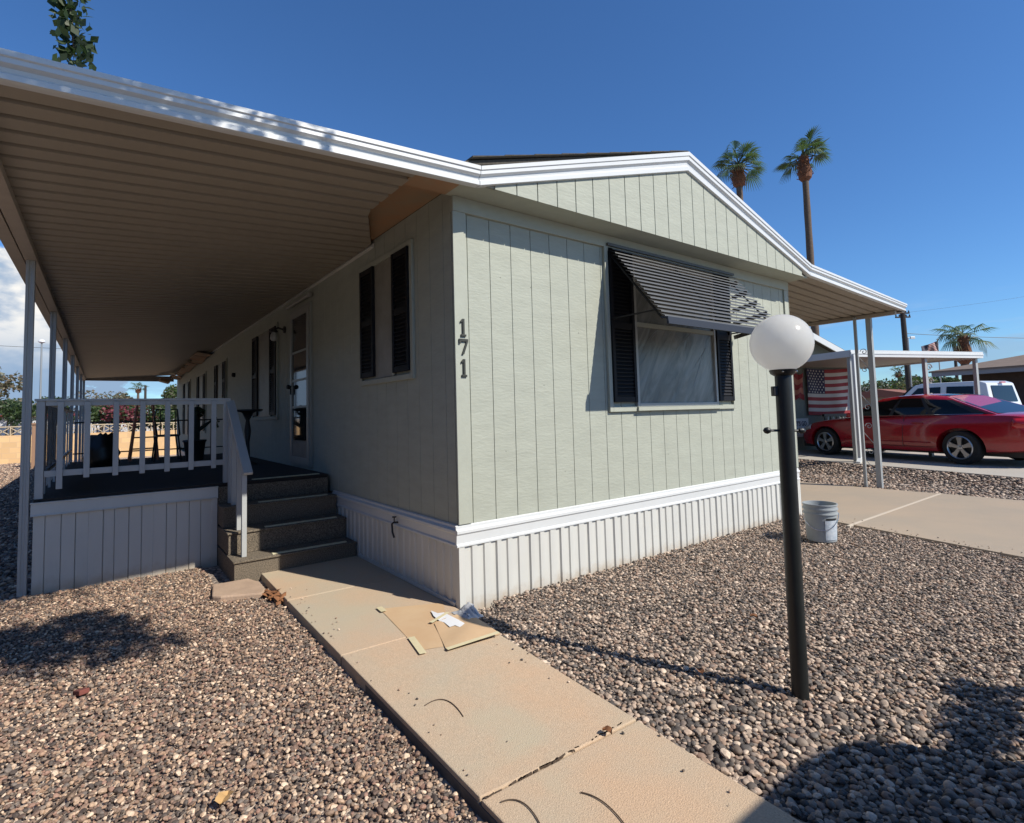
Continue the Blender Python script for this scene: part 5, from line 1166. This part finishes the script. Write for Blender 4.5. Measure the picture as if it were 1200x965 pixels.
mb = MB(); mb.box(-30, 6, 23.5, 23.7, -.05, 1.05); mb.build('solid_courses', BWM, bw)
mb = MB(); mb.box(-30, 6, 23.5, 23.7, 1.35, 1.39)
x = -14.
while x < 4:
    mb.box(x, x+.03, 23.5, 23.7, 1.05, 1.35); mb.bar((x+.03, 23.6, 1.06), (x+.42, 23.6, 1.34), .19, .03, up=(0, 1, 0)) if False else None
    for (xa, za, xb, zb) in ((x+.03, 1.08, x+.20, 1.2), (x+.20, 1.2, x+.03, 1.32), (x+.37, 1.08, x+.20, 1.2), (x+.20, 1.2, x+.37, 1.32)):
        dx, dz = xb-xa, zb-za; l = math.hypot(dx, dz); nx, nz = -dz/l*.014, dx/l*.014
        mb.prism([(xa+nx, 23.51, za+nz), (xb+nx, 23.51, zb+nz), (xb-nx, 23.51, zb-nz), (xa-nx, 23.51, za-nz)], (0, .18, 0))
    x += .4
mb.build('openwork_course', mat('openwork_block', (.52, .42, .29), .9), bw)
pc0 = at(42, 540, 17.5); mb = MB(); mb.box(pc0[0]-.11, pc0[0]+.11, pc0[1]-.11, pc0[1]+.11, -.05, 1.42); mb.box(pc0[0]-.14, pc0[0]+.14, pc0[1]-.14, pc0[1]+.14, 1.42, 1.48)
tag(mb.build('gate_pillar', mat('brown_block', (.33, .20, .13), .9, bump=.5), bevel=.01), 'slim brown pillar standing before the block wall at the left', 'pillar')
def bush(u, v, d, rx, rz, n, leaf, mats, lab, g, w=None, zb=0):
    c = at(u, v, d); t = thing('shrub', lab, 'shrub', (c[0], c[1], zb), 0, g); P_ = []
    for k in range(7): P_.append(ball((c[0]+rx*random.uniform(-.6, .6), c[1]+random.uniform(-.4, .4), c[2]+rz*random.uniform(-.3, .3)), (rx*.5, .6, rz*.6), n//7, .2))
    P_ = np.concatenate(P_); mi = (rng.random(len(P_)) < (w if w else .5)).astype(int) if len(mats) > 1 else None
    leafcloud('foliage', P_, leaf, mats, t, asp=.7, midx=mi)
    mb = MB()
    for k in range(4): mb.tube([(c[0]+random.uniform(-.2, .2), c[1], zb), (c[0]+rx*random.uniform(-.5, .5), c[1], c[2])], [.04, .015], 6)
    mb.build('stem', TRUNK, t)
bs_ = [(8, 484, [LEAFD, LEAF], .3, 'dark green leafy shrub above the block wall left of the first post'), (30, 486, [LEAFD, LEAF], .3, 'dark shrub above the block wall beside the slim pillar'), (85, 486, [LEAFD, PINK], .25, 'shrub sprinkled with pink flowers between the patio posts'),
       (115, 486, [LEAFD, LEAF], .4, 'plain green shrub above the wall behind the black sack'), (133, 487, [LEAFD, PINK], .72, 'magenta flowering shrub above the wall right of the black sack'), (149, 487, [LEAFD, PINK], .68, 'magenta flowering shrub above the wall left of the stepladder'),
       (166, 488, [LEAFD, PINK], .5, 'half pink shrub above the wall behind the stepladder'), (185, 489, [LEAFD, LEAF], .4, 'green shrub above the wall behind the patio chair'), (204, 490, [LEAFD, LEAF], .4, 'green shrub nearest the house corner above the wall')]
for u, v, ms, w, lab in bs_: bush(u, v, 24.5, .8, .75, 900, .13, ms, lab, 'shrubs beyond the block wall', w)
tb_ = [(-4, 446, 34, 1.9, 1.7, [LEAFB, LEAFG], 'bare brownish tree against the clouds at the left edge'), (12, 478, 40, 2.4, .9, [LEAFD, LEAFB], 'dark twiggy tree low at the left edge'), (60, 476, 55, 2.2, 1.2, [LEAFD], 'dark round tree between the first patio posts'),
       (118, 474, 50, 2.6, 1.5, [LEAFB, LEAFG], 'tan leafless-looking tree over the porch railing'), (140, 473, 56, 2.0, 1.5, [LEAFB, LEAFG], 'second tan tree right of the tan leafless-looking one'), (153, 482, 52, 1.8, .9, [LEAF, LEAFD], 'low green tree beneath the small distant palm'),
       (190, 480, 46, 2.4, 1.0, [LEAF, LEAFG], 'green tree line nearest the house corner'), (206, 468, 40, 1.2, 1.5, [LEAF, LEAFG], 'yellow-green tree touching the house corner')]
for u, v, d, rx, rz, ms, lab in tb_: vtree('tree', u, v, d, rx, rz, 1800, .24, ms, lab, g='trees beyond the block wall', tr=.1)
for k, (u, d, w, lab) in enumerate(((20, 42, 5, 'low white house with red roof edge beyond the wall at the left'), (175, 60, 6, 'pale distant house roof beyond the wall near the ladder'))):
    c = at(u, 490, d); h = thing('distant_house', lab, 'house', (c[0], c[1], 0)); mb = MB(); mb.box(c[0]-w, c[0]+w*.7, c[1], c[1]+6, 0, 2.1); mb.build('wall', mat('pale_stucco' if k == 0 else 'grey_stucco', (.55, .55, .56), .8), h)
    mb = MB(); mb.box(c[0]-w-.3, c[0]+w*.7+.3, c[1]-.3, c[1]+6.3, 2.1, 2.28); mb.build('roof_edge', mat('red_roof_edge' if k == 0 else 'white_roof_edge', (.28, .04, .04) if k == 0 else (.6, .6, .6), .7), h)
cl = at(49, 401, 42); sl = thing('street_lamp', 'tall grey street lamp with round white head between the patio posts', 'street lamp', (cl[0], cl[1], 0))
mb = MB(); mb.tube([(cl[0], cl[1], 0), (cl[0], cl[1], cl[2]-.1)], [.09, .055], 10); mb.build('pole', mat('galvanised_pole', (.30, .32, .33), .5, metal=.3), sl, smooth=True)
mb = MB(); mb.lathe([(.05, -.12), (.16, -.05), (.24, .0), (.22, .1), (.1, .2), (.02, .22)], tuple(cl), 20); mb.build('lamp_head', mat('lamp_head_white', (.7, .72, .74), .4), sl, smooth=True)

# ------------------------------------------------------------------ shade tree near the camera, one bough hanging into view
st_ = thing('shade_tree', 'leafy green shade tree whose single bough hangs over the patio cover', 'tree', (-3.7, -4.6, 0))
mb = MB(); fork = np.array([-3.6, -4.5, 2.6])
mb.tube([(-3.7, -4.6, -.1), (-3.68, -4.55, 1.2), tuple(fork)], [.17, .14, .12], 12)
limbs = [crv([fork, (-2.6, -4.3, 4.6), (-1.2, -4.0, 5.1)]), crv([fork, (-3.0, -3.6, 4.6), (-1.9, -2.7, 5.2)]), crv([fork, (-3.3, -2.4, 5.6), (-2.24, .35, 5.3)]), crv([fork, (-4.2, -4.2, 4.6), (-4.8, -3.4, 5.6)])]
for l in limbs: mb.tube(l, list(np.linspace(.09, .018, len(l))), 8)
hang = crv([limbs[2][-1], at(78, -90, 3.15), at(82, 10, 3.1), at(87, 66, 3.1)]); mb.tube(hang, list(np.linspace(.02, .004, len(hang))), 6)
mb.build('trunk', TRUNK, st_, smooth=True)
cl_ = [((-.12, -3.95, 5.2), (.52, .50, .35), 950), ((-.55, -3.65, 5.2), (.35, .35, .25), 330), ((.22, -4.15, 5.0), (.28, .22, .2), 130), ((-.1, -3.35, 5.0), (.22, .18, .15), 80), ((-1.35, -2.62, 5.2), (.6, .36, .3), 950), ((-.85, -2.55, 5.1), (.3, .25, .22), 170), ((-.35, -2.5, 5.0), (.35, .22, .2), 70), ((-2.9, -2.9, 5.3), (.8, .7, .5), 900), ((-4.6, -3.5, 5.6), (1., 1., .7), 1100), ((-2.35, .2, 5.5), (.35, .35, .3), 200), ((-2.9, -1.2, 5.6), (.5, .8, .4), 380)]
leafcloud('crown', np.concatenate([ball(c, r, n, .15) for c, r, n in cl_]), .10, [LEAF, LEAFD], st_, asp=.6)
hp_ = []
for p in np.array(hang)[4:]:
    hp_.append(p+np.clip(rng.normal(size=(44, 3)), -1.7, 1.7)*np.array([.05, .05, .045]))
hp_.append(at(103, 55, 3.1)+rng.normal(size=(12, 3))*.02)
hp_ = np.concatenate(hp_)
leafcloud('hanging_foliage', hp_, .062, [leafmat('bough_leaf', (.022, .042, .012), (.045, .075, .02), .2)], st_, asp=.62, droop=.9)

# unseen home added at the left to block light from the side wall
lh = thing('added_blocker_home', 'unseen dark brown home added at the left to darken the side wall', 'house', (-8, 2, 0))
HB = mat('dark_brown_siding', (.10, .075, .055), .8, var=.2, bump=.4)
mb = MB(); boards(mb, -10, 17, .5, 3.1, -7.0, 'y', pitch=.3); mb.box(-11.5, -7.0, -9.99, 16.99, .5, 3.1); mb.build('wall', HB, lh)
mb = MB(); mb.box(-11.45, -6.99, -9.95, 16.95, -.02, .5); mb.build('skirting', mat('tan_skirting', (.2, .17, .13), .8), lh)
mb = MB(); mb.prism([(-11.9, -10.4, 3.1), (-6.5, -10.4, 3.1), (-9.2, -10.4, 4.1)], (0, 27.8, 0)); mb.build('roof', SHINGLE, lh)
for y in (-6, -1, 4, 9):
    f = casing(lh, y, y+1.3, 1.5, 2.6, 'y', -6.98, 1, .06, .03, name='window'); flat(f, 'pane', y+.06, y+1.24, 1.56, 2.54, 'y', -6.98, 1, .001, .015, GLASS)

# unseen van added behind the viewpoint to cast the lower right shadow
vn = thing('added_shadow_van', 'unseen pale van added behind the viewpoint to shade the lower right gravel', 'van', (-1.5, -5, 0))
mb = MB(); pl = [(-3.9, .35), (-3.95, 1.0), (-3.7, 1.75), (-3.5, 1.88), (.95, 1.90), (1.12, 1.86), (1.24, 1.78), (1.31, 1.6), (1.38, 1.3), (1.40, .35)]
mb.prism([(x, -5.75, z) for x, z in pl], (0, 1.74, 0)); vb = mb.build('body', WP, vn, bevel=.05)
mb = MB(); mb.box(-3.2, 1.0, -4.008, -4.002, 1.05, 1.6); mb.build('side_window', CG, vn)
for x in (-2.9, .3):
    for y in (-5.7, -4.06):
        mb = MB(); mb.lathe([(.2, -.1), (.33, -.1), (.34, 0), (.33, .1), (.2, .1)], (x, y, .34), 28, ax=(0, 1, 0)); wq = mb.build('wheel', TYRE, vn, smooth=True); mb = MB(); mb.lathe([(.2, -.09), (.2, .09)], (x, y, .34), 20, ax=(0, 1, 0)); mb.build('rim', RIM, wq)
# unseen shrub added beside the van, shaped for the arm of its shadow
sb = thing('added_shadow_shrub', 'unseen leaning shrub added beside the van to extend its shadow', 'shrub', (2.35, -4.25, 0))
mb = MB(); b1 = crv([(2.35, -4.25, 0), (2.5, -4.2, 1.0), (1.95, -4.02, 1.56)]); mb.tube(b1, list(np.linspace(.03, .008, 13)), 7); b2 = crv([(2.35, -4.25, .4), (2.2, -4.1, 1.2), (1.4, -4.0, 1.52)]); mb.tube(b2, list(np.linspace(.02, .006, 13)), 7); mb.build('stem', TRUNK, sb, smooth=True)
leafcloud('foliage', np.concatenate([ball((1.62, -4.0, 1.50), (.36, .1, .07), 420, .1), ball((1.95, -4.0, 1.60), (.12, .08, .07), 130, .1), ball((2.06, -4.0, 1.45), (.07, .05, .05), 30, .1), ball((2.4, -4.3, .9), (.3, .3, .4), 220)]), .085, [LEAF, LEAFD], sb)
